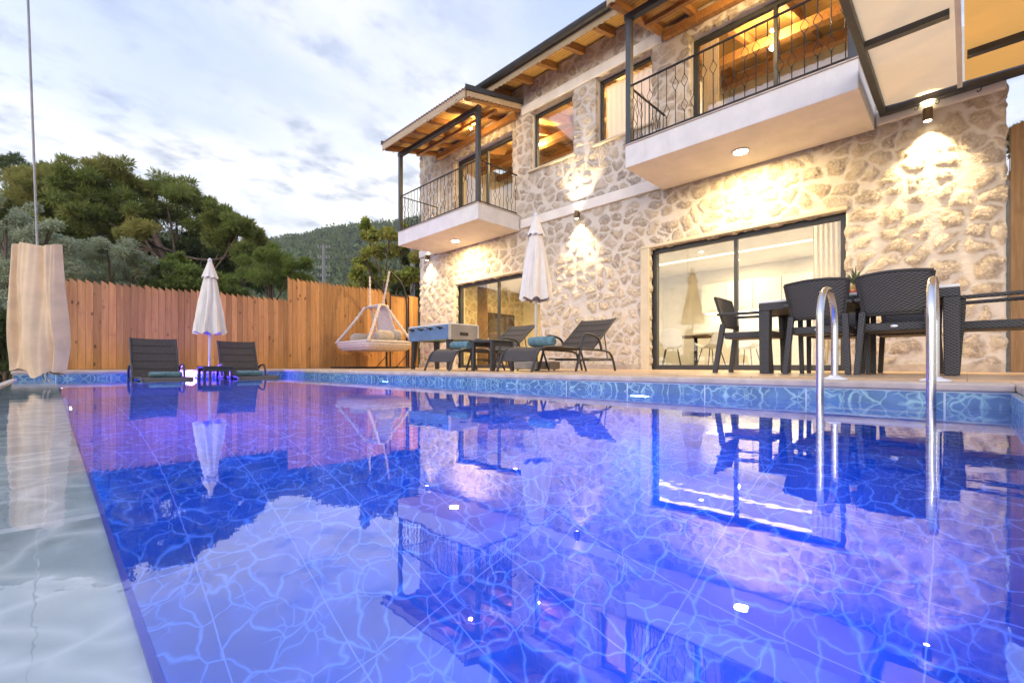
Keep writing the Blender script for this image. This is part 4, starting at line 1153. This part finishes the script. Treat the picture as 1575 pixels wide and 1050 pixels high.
fr2 = thing('tall_wooden_fence', 'tall weathered board fence beside the right house corner', 'fence', (0, 0, 0))
b = MB(); boards(b, -3.4, YR - 0.03, 7.98, 0.02, 2.95, 0.19, 0.03, 0.06, axis='y', seed=5); b.build('board_panel', oldwood, fr2)
b = MB(); b.box(8.02, 8.07, -3.4, YR - 0.03, 0.5, 0.6); b.box(8.02, 8.07, -3.4, YR - 0.03, 2.3, 2.4); b.build('fence_rail', oldwood, fr2)

lp = thing('steel_pole', 'grey steel pole rising behind the gate by the house', 'pole', (8.75, 13.5, -1.0))
b = MB(); b.lathe([(0.085, 0.0), (0.08, 5.4)], n=18); b.build('shaft', M('galvanised', (0.34, 0.35, 0.36), 0.5, 0.4), lp)
b = MB(); b.lathe([(0.16, 0.0), (0.16, 0.03), (0.09, 0.05)], n=18); b.build('base_plate', concrete, lp)

up = thing('utility_pole', 'concrete power pole with crossarms and insulators on the wooded slope', 'utility pole', (18.9, 44.8, -0.5))
b = MB(); b.hexa([(-0.17, -0.17, 0), (0.17, -0.17, 0), (0.17, 0.17, 0), (-0.17, 0.17, 0)], [(-0.1, -0.1, 12.4), (0.1, -0.1, 12.4), (0.1, 0.1, 12.4), (-0.1, 0.1, 12.4)]); b.build('shaft', M('pole_concrete', (0.24, 0.24, 0.235), 0.9), up)
for z in (12.1, 11.1, 10.1, 9.3):
    b = MB(); b.bar(ax * -0.6 + Vector((0, 0, z)), ax * 0.6 + Vector((0, 0, z)), 0.05, 0.05); ca = b.build('crossarm', M('arm_steel', (0.25, 0.25, 0.26), 0.6, 0.4), up)
    for s in (-0.55, -0.28, 0.28, 0.55):
        b = MB(); b.lathe([(0.03, 0.035), (0.06, 0.08), (0.03, 0.13), (0.06, 0.17), (0.03, 0.24)], tuple(ax * s + Vector((0, 0, z))), 8); b.build('insulator', concrete, ca)

# ------------------------------------------------------------------ INTERIOR furniture seen through the glass
def curtain(x, y0, y1, z0, z1, mat, label, group=None, waves=7, amp=0.035):
    n = waves * 10; rows = []
    for i in range(14):
        f = i / 13; z = z1 + (z0 - z1) * f
        rows.append([(x + amp * (0.6 + 0.5 * f) * math.sin(k / n * waves * 2 * PI + 0.5 * math.sin(f * 3)), y0 + (y1 - y0) * k / n, z) for k in range(n + 1)])
    b = MB(); b.sheet(rows); o = b.build('curtain', mat)
    return tag(o, label, 'curtain', group)
curtain(8.42, 1.26, 1.72, 0.03, 2.55, palecurt, 'pale pleated curtain behind the right edge of the kitchen glass door')
curtain(8.45, 9.35, 9.75, 0.03, 2.55, goldcurt, 'amber curtain behind the left living room door')
curtain(8.36, 4.22, 5.47, 3.7, 6.02, palecurt, 'pale curtain filling the upper window next to the right balcony', waves=10, amp=0.012)
curtain(8.42, 3.15, 3.45, 3.7, 5.95, palecurt, 'pale curtain at the left side of the right balcony door')
curtain(8.42, 9.75, 10.2, 3.7, 5.9, palecurt, 'pale curtain at the left side of the left balcony door')
kc = thing('kitchen_cabinets', 'white fitted kitchen cabinets behind the glass door', 'kitchen', (12.2, 0, 0))
b = MB(); b.box(-0.35, 0.29, 0.55, 5.0, 0.1, 0.88); kb = b.build('base_unit', whitelac, kc)
b = MB(); b.box(-0.38, 0.29, 0.53, 5.02, 0.88, 0.92); b.build('worktop', M('worktop_stone', (0.5, 0.47, 0.42), 0.3), kc)
for i in range(7):
    y = 0.58 + i * 0.63
    b = MB(); b.box(-0.1, 0.29, y, y + 0.61, 1.45, 2.2); u = b.build('wall_unit', whitelac, kc, bevel=0.004)
    b = MB(); b.box(-0.115, -0.101, y + 0.2, y + 0.42, 1.5, 1.52); b.build('handle', alu, u)
    b = MB(); b.box(-0.365, -0.351, y + 0.2, y + 0.42, 0.78, 0.80); b.build('handle', alu, kb)
b = MB(); b.box(0.0, 0.2, 0.7, 4.9, 1.43, 1.445); b.build('counter_light', led_on, kc)
fg = thing('tall_cupboard', 'tall white cupboard with bar handles at the right of the kitchen', 'cupboard', (10.6, 0.5, 0.01))
b = MB(); b.box(-0.7, 0.7, 0.0, 0.6, 0.08, 2.25); b.build('carcass', whitelac, fg, bevel=0.004)
for x in (-0.4, 0.4):
    b = MB(); b.box(x - 0.12, x + 0.12, 0.61, 0.63, 1.52, 1.54); b.build('handle', alu, fg)
def shell_chair(loc, rz, label):
    t = thing('shell_chair', label, 'chair', loc, rz, 'white shell chairs inside')
    g = []
    for i in range(15):
        f = i / 14; row = []
        for k in range(13):
            s = -1 + 2 * k / 12
            if f < 0.5: x = 0.22 - 0.4 * (f / 0.5); z = 0.46 - 0.03 * math.sin(f * 2 * PI) + 0.09 * s * s; w = 0.22
            else:
                h = (f - 0.5) / 0.5; x = -0.18 - 0.08 * h + 0.05 * s * s; z = 0.46 + 0.40 * h + 0.09 * s * s * (1 - h) - 0.06 * s * s * h; w = 0.22 - 0.03 * h * h
            row.append((x, w * s, z))
        g.append(row)
    b = MB(); b.slab(g, (0, 0, -0.012)); b.build('shell', whitelac, t)
    for sx in (-1, 1):
        for sy in (-1, 1):
            b = MB(); b.tube([(sx * 0.12, sy * 0.12, 0.43), (sx * 0.22, sy * 0.2, 0.0)], 0.011, 8); b.build('leg', blackp, t)
    return t
shell_chair((9.5, 4.55, 0.01), 0.4, 'white shell chair inside, at the left edge of the glass door')
shell_chair((9.6, 3.75, 0.01), 2.6, 'white shell chair inside, right of the small dark table')
shell_chair((10.4, 3.3, 0.01), 3.0, 'white shell chair inside, farthest from the glass door')
tb = thing('inner_table', 'small dark table among the white chairs inside', 'table', (10.15, 4.3, 0.01))
b = MB(); b.box(-0.4, 0.4, -0.4, 0.4, 0.7, 0.73); b.build('table_top', brownfab, tb)
b = MB(); b.lathe([(0.22, 0), (0.22, 0.02), (0.04, 0.05), (0.04, 0.7)], n=16); b.build('pedestal', blackp, tb)
tv = thing('television', 'wide dark television inside the living room', 'television', (10.93, 11.5, 1.45), PI / 2)
b = MB(); b.box(-0.03, 0.03, -0.75, 0.75, -0.42, 0.42); b.build('screen', tvblack, tv, bevel=0.005)
b = MB(); b.box(0.03, 0.09, -0.2, 0.2, -0.2, 0.2); b.build('wall_mount', blackp, tv)
ac = thing('armchair', 'brown upholstered armchair inside behind the lounger', 'armchair', (9.0, 9.5, 0.01), 0.9)
b = MB(); b.box(-0.3, 0.35, -0.32, 0.32, 0.2, 0.46); b.build('seat', brownfab, ac, bevel=0.05)
b = MB(); b.hexa([(-0.34, -0.32, 0.2), (-0.22, -0.32, 0.2), (-0.22, 0.32, 0.2), (-0.34, 0.32, 0.2)], [(-0.46, -0.28, 0.98), (-0.36, -0.28, 0.98), (-0.36, 0.28, 0.98), (-0.46, 0.28, 0.98)]); b.build('backrest', brownfab, ac, bevel=0.04)
for sx in (-0.25, 0.3):
    for sy in (-0.27, 0.27):
        b = MB(); b.lathe([(0.015, 0), (0.022, 0.2)], (sx, sy, 0), 10); b.build('leg', blackp, ac)

# ------------------------------------------------------------------ VEGETATION
FW = Vector((0.7096, 0.7046, 0)); RT = Vector((0.7046, -0.7096, 0))
def spot(px, py, D):
    return FW * D + RT * ((px - 787.5) / 705 * D) + Vector((0, 0, 0.1 + (561 - py) / 705 * D))
def leaf_cloud(C, Rr, n, size, aspect, up=0.3, spiky=False, shell=0.5):
    """n leaf quads round each centre of C (m,3) with radii Rr (m,3)"""
    m = len(C); tot = m * n
    d = RNG.normal(size=(tot, 3)); d /= np.linalg.norm(d, axis=1)[:, None]
    rad = RNG.random(tot) ** shell
    c = np.repeat(C, n, 0); r = np.repeat(Rr, n, 0)
    p = c + d * r * rad[:, None]
    if spiky:
        ln = d + RNG.normal(size=(tot, 3)) * 0.55; ln[:, 2] += up
    else:
        ln = RNG.normal(size=(tot, 3)) + d * 0.5; ln[:, 2] -= 0.1
    ln /= np.linalg.norm(ln, axis=1)[:, None]
    s = np.cross(ln, RNG.normal(size=(tot, 3))); s /= np.linalg.norm(s, axis=1)[:, None]
    L = size * (0.6 + 0.8 * RNG.random(tot))[:, None]; W = L * aspect
    V = np.stack([p - s * W * 0.2, p + ln * L * 0.5 - s * W * 0.5, p + ln * L, p + ln * L * 0.5 + s * W * 0.5], 1).reshape(-1, 3)
    return V
def quads(name, V, mat, parent=None):
    n = len(V) // 4
    me = bpy.data.meshes.new(name)
    me.vertices.add(len(V)); me.vertices.foreach_set('co', V.astype(np.float32).ravel())
    me.loops.add(n * 4); me.loops.foreach_set('vertex_index', np.arange(n * 4, dtype=np.int32))
    me.polygons.add(n); me.polygons.foreach_set('loop_start', np.arange(0, n * 4, 4, dtype=np.int32))
    try: me.polygons.foreach_set('loop_total', np.full(n, 4, dtype=np.int32))
    except Exception: pass
    me.update(calc_edges=True); me.validate()
    me.materials.append(mat)
    o = bpy.data.objects.new(name, me); COL.objects.link(o)
    if parent is not None: o.parent = parent
    return o
def tree(name, label, cat, clumps, D, depth, leaf, n, size, aspect, base_px, base_z=-1.2, sub=5, spiky=False, up=0.3, group=None, tr=0.14, shell=0.6, fork=None, flat=0.7):
    """clumps: (px, py, r px) seen outline of the crown, spread in depth; trunk with limbs into the clumps"""
    b0 = spot(base_px, 561, D); b0.z = base_z
    t = thing(name, label, cat, b0, 0, group)
    rr = random.Random(hash(name + label) % 999 if False else len(label) * 7 + int(D * 10))
    C = []; Rr = []; cc = []
    for (px, py, r) in clumps:
        dd = D + rr.uniform(-depth, depth); c = spot(px, py, dd) - b0; rw = r / 705 * dd
        cc.append((c, rw))
        for _ in range(sub):
            o = Vector((rr.gauss(0, 0.5), rr.gauss(0, 0.5), rr.gauss(0, 0.4))) * rw
            C.append(tuple(c + o)); q = rw * (rr.uniform(0.22, 0.6) if sub > 9 else rr.uniform(0.35, 0.62)); Rr.append((q, q, q * flat))
    V = leaf_cloud(np.array(C), np.array(Rr), n, size, aspect, up, spiky, shell)
    quads('crown', V, leaf, t)
    fk = fork or 0.45
    top = sum((c for c, _ in cc), Vector()) / len(cc)
    tip = Vector((top.x * 0.6, top.y * 0.6, max(top.z * 0.9, 0.6))); mid = Vector((0.1 * top.x, 0.1 * top.y, tip.z * fk))
    b = MB(); b.tube(smooth_path([(0, 0, 0), mid * 0.5, mid, tip], 2), [tr * (1.15 - 0.8 * i / 12) for i in range(13)][:len(smooth_path([(0, 0, 0), mid * 0.5, mid, tip], 2))] if False else tr, 10)
    for i, (c, rw) in enumerate(cc):
        if i % 2 == 0 or len(cc) < 12:
            s = mid.lerp(tip, rr.uniform(0.0, 0.9)); e = c; m1 = s.lerp(e, 0.5) + Vector((rr.uniform(-.2, .2), rr.uniform(-.2, .2), -0.12 * (e - s).length))
            P = smooth_path([s, m1, e], 2); b.tube(P, [tr * 0.5 * (1 - 0.85 * j / (len(P) - 1)) + 0.008 for j in range(len(P))], 7)
            for _ in range(2):
                e2 = c + Vector((rr.gauss(0, .6), rr.gauss(0, .6), rr.gauss(0, .4))) * rw; b.tube([m1.lerp(e, 0.5), e2], [tr * 0.14 + 0.004, 0.005], 5)
    b.build('trunk', bark, t)
    return t
# large spreading pine
pine = [(45, 282, 25), (80, 285, 28), (110, 278, 25), (150, 272, 24), (185, 270, 22), (220, 287, 26), (255, 302, 26), (290, 308, 24), (320, 325, 22), (345, 340, 20), (372, 352, 20), (393, 366, 13),
        (30, 305, 30), (70, 315, 30), (110, 310, 32), (150, 305, 32), (190, 310, 30), (230, 325, 30), (270, 335, 28), (310, 350, 25), (345, 370, 20), (100, 345, 28), (140, 345, 28), (180, 345, 26), (215, 358, 20), (130, 375, 24), (95, 380, 24), (350, 392, 18), (376, 390, 16), (5, 320, 28), (-30, 300, 30), (165, 375, 20)]
tree('pine_tree', 'large spreading pine with olive green needle clumps behind the fence', 'tree', pine, 18, 1.6, pine_leaf, 330, 0.18, 0.18, 300, -1.0, sub=14, spiky=True, up=0.5, tr=0.12, shell=0.6, flat=0.6)
tree('pine_tree', 'sparse grey green pine top at the far left above the big pine', 'tree', [(8, 246, 13), (28, 250, 13), (48, 262, 12), (5, 266, 15), (60, 275, 12), (72, 258, 6), (-20, 262, 18)], 23, 1.0, pine_dark, 200, 0.2, 0.13, 20, -1.0, sub=4, spiky=True, up=0.5, tr=0.12, flat=0.6)
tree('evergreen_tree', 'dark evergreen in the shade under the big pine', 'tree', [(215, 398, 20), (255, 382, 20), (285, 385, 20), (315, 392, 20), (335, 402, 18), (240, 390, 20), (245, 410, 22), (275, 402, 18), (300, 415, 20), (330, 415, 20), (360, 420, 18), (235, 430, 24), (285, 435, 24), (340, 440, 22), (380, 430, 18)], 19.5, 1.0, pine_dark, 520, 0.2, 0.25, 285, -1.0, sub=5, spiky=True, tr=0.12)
tree('pine_tree', 'young bright green pine peeking over the fence step', 'tree', [(372, 428, 16), (392, 410, 18), (412, 398, 16), (432, 402, 18), (450, 414, 14), (468, 408, 8), (405, 425, 20), (436, 430, 20), (460, 432, 16), (352, 436, 14), (420, 390, 8), (400, 392, 7)], 16, 0.8, pine_young, 420, 0.15, 0.12, 415, -1.0, sub=5, spiky=True, up=0.8, tr=0.06)
tree('broadleaf_tree', 'yellow green broadleaf tree beside the steel pole', 'tree', [(561, 346, 9), (575, 366, 14), (600, 358, 16), (590, 384, 18), (562, 396, 14), (618, 388, 16), (575, 416, 18), (606, 420, 18), (548, 420, 12), (626, 430, 14), (622, 358, 12), (560, 436, 18), (590, 442, 18), (540, 440, 10), (642, 420, 14), (642, 395, 12)], 15.5, 0.9, decid_leaf, 110, 0.13, 0.55, 592, -1.0, sub=5, tr=0.07)
tree('broadleaf_tree', 'soft green bushy tree above the low fence left of the small parasol', 'tree', [(232, 428, 20), (255, 412, 20), (280, 420, 20), (305, 428, 20), (330, 436, 18), (262, 440, 22), (300, 448, 22), (235, 450, 22), (350, 446, 16), (270, 398, 12)], 14.5, 0.8, pine_young, 420, 0.12, 0.3, 285, -1.0, sub=6, tr=0.06)
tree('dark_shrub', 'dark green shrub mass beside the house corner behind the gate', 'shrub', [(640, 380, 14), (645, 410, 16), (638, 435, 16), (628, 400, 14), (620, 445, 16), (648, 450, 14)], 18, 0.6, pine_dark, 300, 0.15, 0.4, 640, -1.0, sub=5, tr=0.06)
tree('olive_tree', 'silvery olive tree behind the hanging cloth', 'tree', [(10, 335, 22), (45, 345, 26), (75, 355, 24), (20, 375, 32), (62, 385, 30), (95, 370, 18), (-25, 360, 34), (-30, 410, 36), (20, 420, 34), (70, 420, 30), (-10, 460, 34), (40, 470, 32), (80, 455, 26)], 11.5, 0.8, olive_leaf, 420, 0.085, 0.22, 30, -1.6, sub=6, tr=0.1)
tree('olive_tree', 'silvery olive bush above the low fence', 'tree', [(115, 400, 22), (140, 388, 22), (165, 384, 20), (190, 392, 22), (212, 408, 18), (130, 420, 26), (165, 418, 26), (200, 428, 24), (112, 432, 22), (150, 445, 26), (190, 450, 24), (222, 440, 16)], 13.5, 0.8, olive_leaf, 420, 0.085, 0.22, 165, -1.4, sub=6, tr=0.08)
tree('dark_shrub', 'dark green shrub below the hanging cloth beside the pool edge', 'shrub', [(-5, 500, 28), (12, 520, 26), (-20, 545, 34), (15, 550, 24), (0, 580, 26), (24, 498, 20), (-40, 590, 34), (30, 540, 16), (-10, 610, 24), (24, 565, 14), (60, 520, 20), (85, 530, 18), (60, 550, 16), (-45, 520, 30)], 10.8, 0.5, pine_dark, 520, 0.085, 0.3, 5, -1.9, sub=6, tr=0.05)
tree('pine_tree', 'pine top showing over the tall fence at the right', 'tree', [(1568, 205, 14), (1590, 195, 16), (1556, 212, 8), (1600, 225, 20), (1575, 230, 14)], 9.5, 0.5, pine_dark, 300, 0.12, 0.13, 1600, 0.0, sub=4, spiky=True, up=0.5, tr=0.06)

# wooded hill
def hill_h(x, y):
    r = math.hypot(x, y); az = math.degrees(math.atan2(y, x))
    t = min(1, max(0, (r - 90) / 330)); t = t * t * (3 - 2 * t)
    top = 118 + 14 * math.sin(math.radians(az * 3.1 + 20)) + 9 * math.sin(math.radians(az * 9)) - max(0, az - 66) * 1.1
    return -1.5 + t * top + 6 * math.sin(x * 0.03) * math.cos(y * 0.027) * t
g = []
for i in range(60):
    a = R_(-12 + 150 * i / 59)
    g.append([((80 + 14 * k) * math.cos(a), (80 + 14 * k) * math.sin(a), hill_h((80 + 14 * k) * math.cos(a), (80 + 14 * k) * math.sin(a)) if k < 29 else hill_h(486 * math.cos(a), 486 * math.sin(a)) - (k - 28) * 20) for k in range(34)])
b = MB(); b.sheet(g); tag(b.build('hill', ground_m), kind='structure')
C = []; Rr = []
rr = random.Random(3)
while len(C) < 7500:
    a = R_(rr.uniform(48, 100)); r = 70 + 420 * rr.random() ** 0.8; x, y = r * math.cos(a), r * math.sin(a)
    if rr.random() < 0.25 and math.sin(x * 0.06) * math.sin(y * 0.05) > 0.3: continue
    h = rr.uniform(3.0, 6.5); q = h * rr.uniform(0.42, 0.6)
    C.append((x, y, hill_h(x, y) + h * 0.55)); Rr.append((q, q, h * 0.6))
V = leaf_cloud(np.array(C), np.array(Rr), 26, 2.0, 0.6, 0.6, True, 0.5)
tag(quads('hill_forest', V, hill_leaf), 'dense pine forest covering the distant hill', 'forest', kind='stuff')
# low growth on the bank between fence and trees, and left of the pool
C = []; Rr = []
for _ in range(420):
    x, y = rr.uniform(-16, 22), rr.uniform(14, 40)
    C.append((x, y, -0.7 + 0.035 * (y - 12))); Rr.append((0.8, 0.8, 0.5))
for _ in range(200):
    x, y = rr.uniform(-9, -1.0), rr.uniform(3, 12)
    C.append((x, y, -1.6 + 0.12 * x)); Rr.append((0.6, 0.6, 0.4))
V = leaf_cloud(np.array(C), np.array(Rr), 110, 0.16, 0.35, 0.5, True, 0.6)
tag(quads('undergrowth', V, pine_dark), 'low green undergrowth on the bank around the fence', 'undergrowth', kind='stuff')

# ------------------------------------------------------------------ SKY, SUN, CAMERA
w = bpy.data.worlds.new('World'); S.world = w; w.use_nodes = True
nt = w.node_tree; nt.nodes.clear()
out = nt.nodes.new('ShaderNodeOutputWorld')
SUN_EL, SUN_AZ = R_(12), R_(208)          # azimuth measured from +X towards +Y
sky = nt.nodes.new('ShaderNodeTexSky'); sky.sky_type = 'NISHITA'; sky.sun_disc = False
sky.sun_elevation = SUN_EL; sky.sun_rotation = PI / 2 - SUN_AZ
sky.air_density = 1.0; sky.dust_density = 1.5
dirv = nt.nodes.new('ShaderNodeTexCoord').outputs['Generated']
sep = N(nt, 'ShaderNodeSeparateXYZ', inp={0: dirv})
zc = math_(nt, 'ADD', math_(nt, 'MAXIMUM', sep.outputs[2], 0.0), 0.16)
plane = N(nt, 'ShaderNodeCombineXYZ', inp={0: math_(nt, 'DIVIDE', sep.outputs[0], zc), 1: math_(nt, 'DIVIDE', sep.outputs[1], zc)}).outputs[0]
n1 = noise(nt, mapping(nt, plane, (1.0, 1.35, 1), (3.1, 1.7, 0)), 1.35, 8, 0.58)
n2 = noise(nt, mapping(nt, plane, (0.6, 0.8, 1), (9.0, 4.0, 2)), 0.7, 3, 0.5)
n3 = noise(nt, mapping(nt, plane, (1.2, 1.5, 1), (1.0, 6.0, 5)), 4.2, 8, 0.6)
glow = math_(nt, 'MAXIMUM', N(nt, 'ShaderNodeVectorMath', operation='DOT_PRODUCT', inp={0: dirv, 1: (math.cos(R_(172)), math.sin(R_(172)), 0.12)}).outputs['Value'], 0.0)
glow = math_(nt, 'POWER', glow, 1.5)
bg1 = N(nt, 'ShaderNodeBackground', inp={'Color': sky.outputs[0], 'Strength': 0.13})
# dusk cloud deck: pale veil, blue-grey undersides, warm glow added off-view to fill facade
base = mixc(nt, sstep(nt, sep.outputs[2], 0.05, 0.75), (0.60, 0.64, 0.71), (0.33, 0.41, 0.70))
lit = mixc(nt, sstep(nt, math_(nt, 'ADD', n2, math_(nt, 'MULTIPLY', n1, 0.5)), 0.66, 0.95), base, (0.74, 0.72, 0.685))
dark = math_(nt, 'MULTIPLY', sstep(nt, n3, 0.46, 0.68), sstep(nt, n1, 0.35, 0.55))
cloudc = mixc(nt, math_(nt, 'MULTIPLY', dark, 0.85), lit, (0.27, 0.315, 0.41))
gl2 = mixc(nt, 1.0, cloudc, mixc(nt, glow, (1, 1, 1), (2.6, 2.35, 2.1)), 'MULTIPLY')
bg2 = N(nt, 'ShaderNodeBackground', inp={'Color': gl2, 'Strength': 1.14})
mxs = N(nt, 'ShaderNodeMixShader', inp={0: 0.9, 1: bg1.outputs[0], 2: bg2.outputs[0]})
nt.links.new(mxs.outputs[0], out.inputs[0])
w.cycles.sampling_method = 'MANUAL'; w.cycles.sample_map_resolution = 1024

sd = bpy.data.lights.new('sun', 'SUN'); sd.energy = 0.6; sd.angle = R_(20); sd.color = (1.0, 0.88, 0.74)
so = bpy.data.objects.new('sun', sd); COL.objects.link(so)
so.rotation_euler = (-Vector((math.cos(SUN_EL) * math.cos(SUN_AZ), math.cos(SUN_EL) * math.sin(SUN_AZ), math.sin(SUN_EL)))).to_track_quat('-Z', 'Y').to_euler()

cd = bpy.data.cameras.new('camera'); cd.sensor_width = 36; cd.lens = 36 * 705 / 1575; cd.shift_y = (561 - 525) / 1575
cd.clip_start = 0.02; cd.clip_end = 4000
co_ = bpy.data.objects.new('camera', cd); COL.objects.link(co_)
co_.location = (0, 0, 0.10); co_.rotation_euler = (PI / 2, 0, R_(-45.2))
S.camera = co_

hm = bpy.data.materials.new('haze_air'); hm.use_nodes = True; hm.node_tree.nodes.remove(hm.node_tree.nodes['Principled BSDF'])
hv = N(hm.node_tree, 'ShaderNodeVolumePrincipled', inp={'Color': (0.86, 0.90, 0.95, 1), 'Density': 0.00036})
hm.node_tree.links.new(hv.outputs[0], hm.node_tree.nodes['Material Output'].inputs['Volume'])
b = MB(); b.box(-560, 560, -560, 560, -4.4, 165)
tag(b.build('haze', hm), kind='stuff')
S.view_settings.view_transform = 'Standard'; S.view_settings.look = 'None'
S.view_settings.exposure = 0.72; S.view_settings.gamma = 1.0
S.render.engine = 'CYCLES'
cy = S.cycles
cy.use_denoising = True
try: cy.denoiser = 'OPENIMAGEDENOISE'
except Exception: pass
cy.max_bounces = 9; cy.diffuse_bounces = 3; cy.glossy_bounces = 4; cy.transmission_bounces = 6; cy.transparent_max_bounces = 12
cy.caustics_reflective = False; cy.caustics_refractive = True; cy.blur_glossy = 0.5
cy.sample_clamp_indirect = 4.0
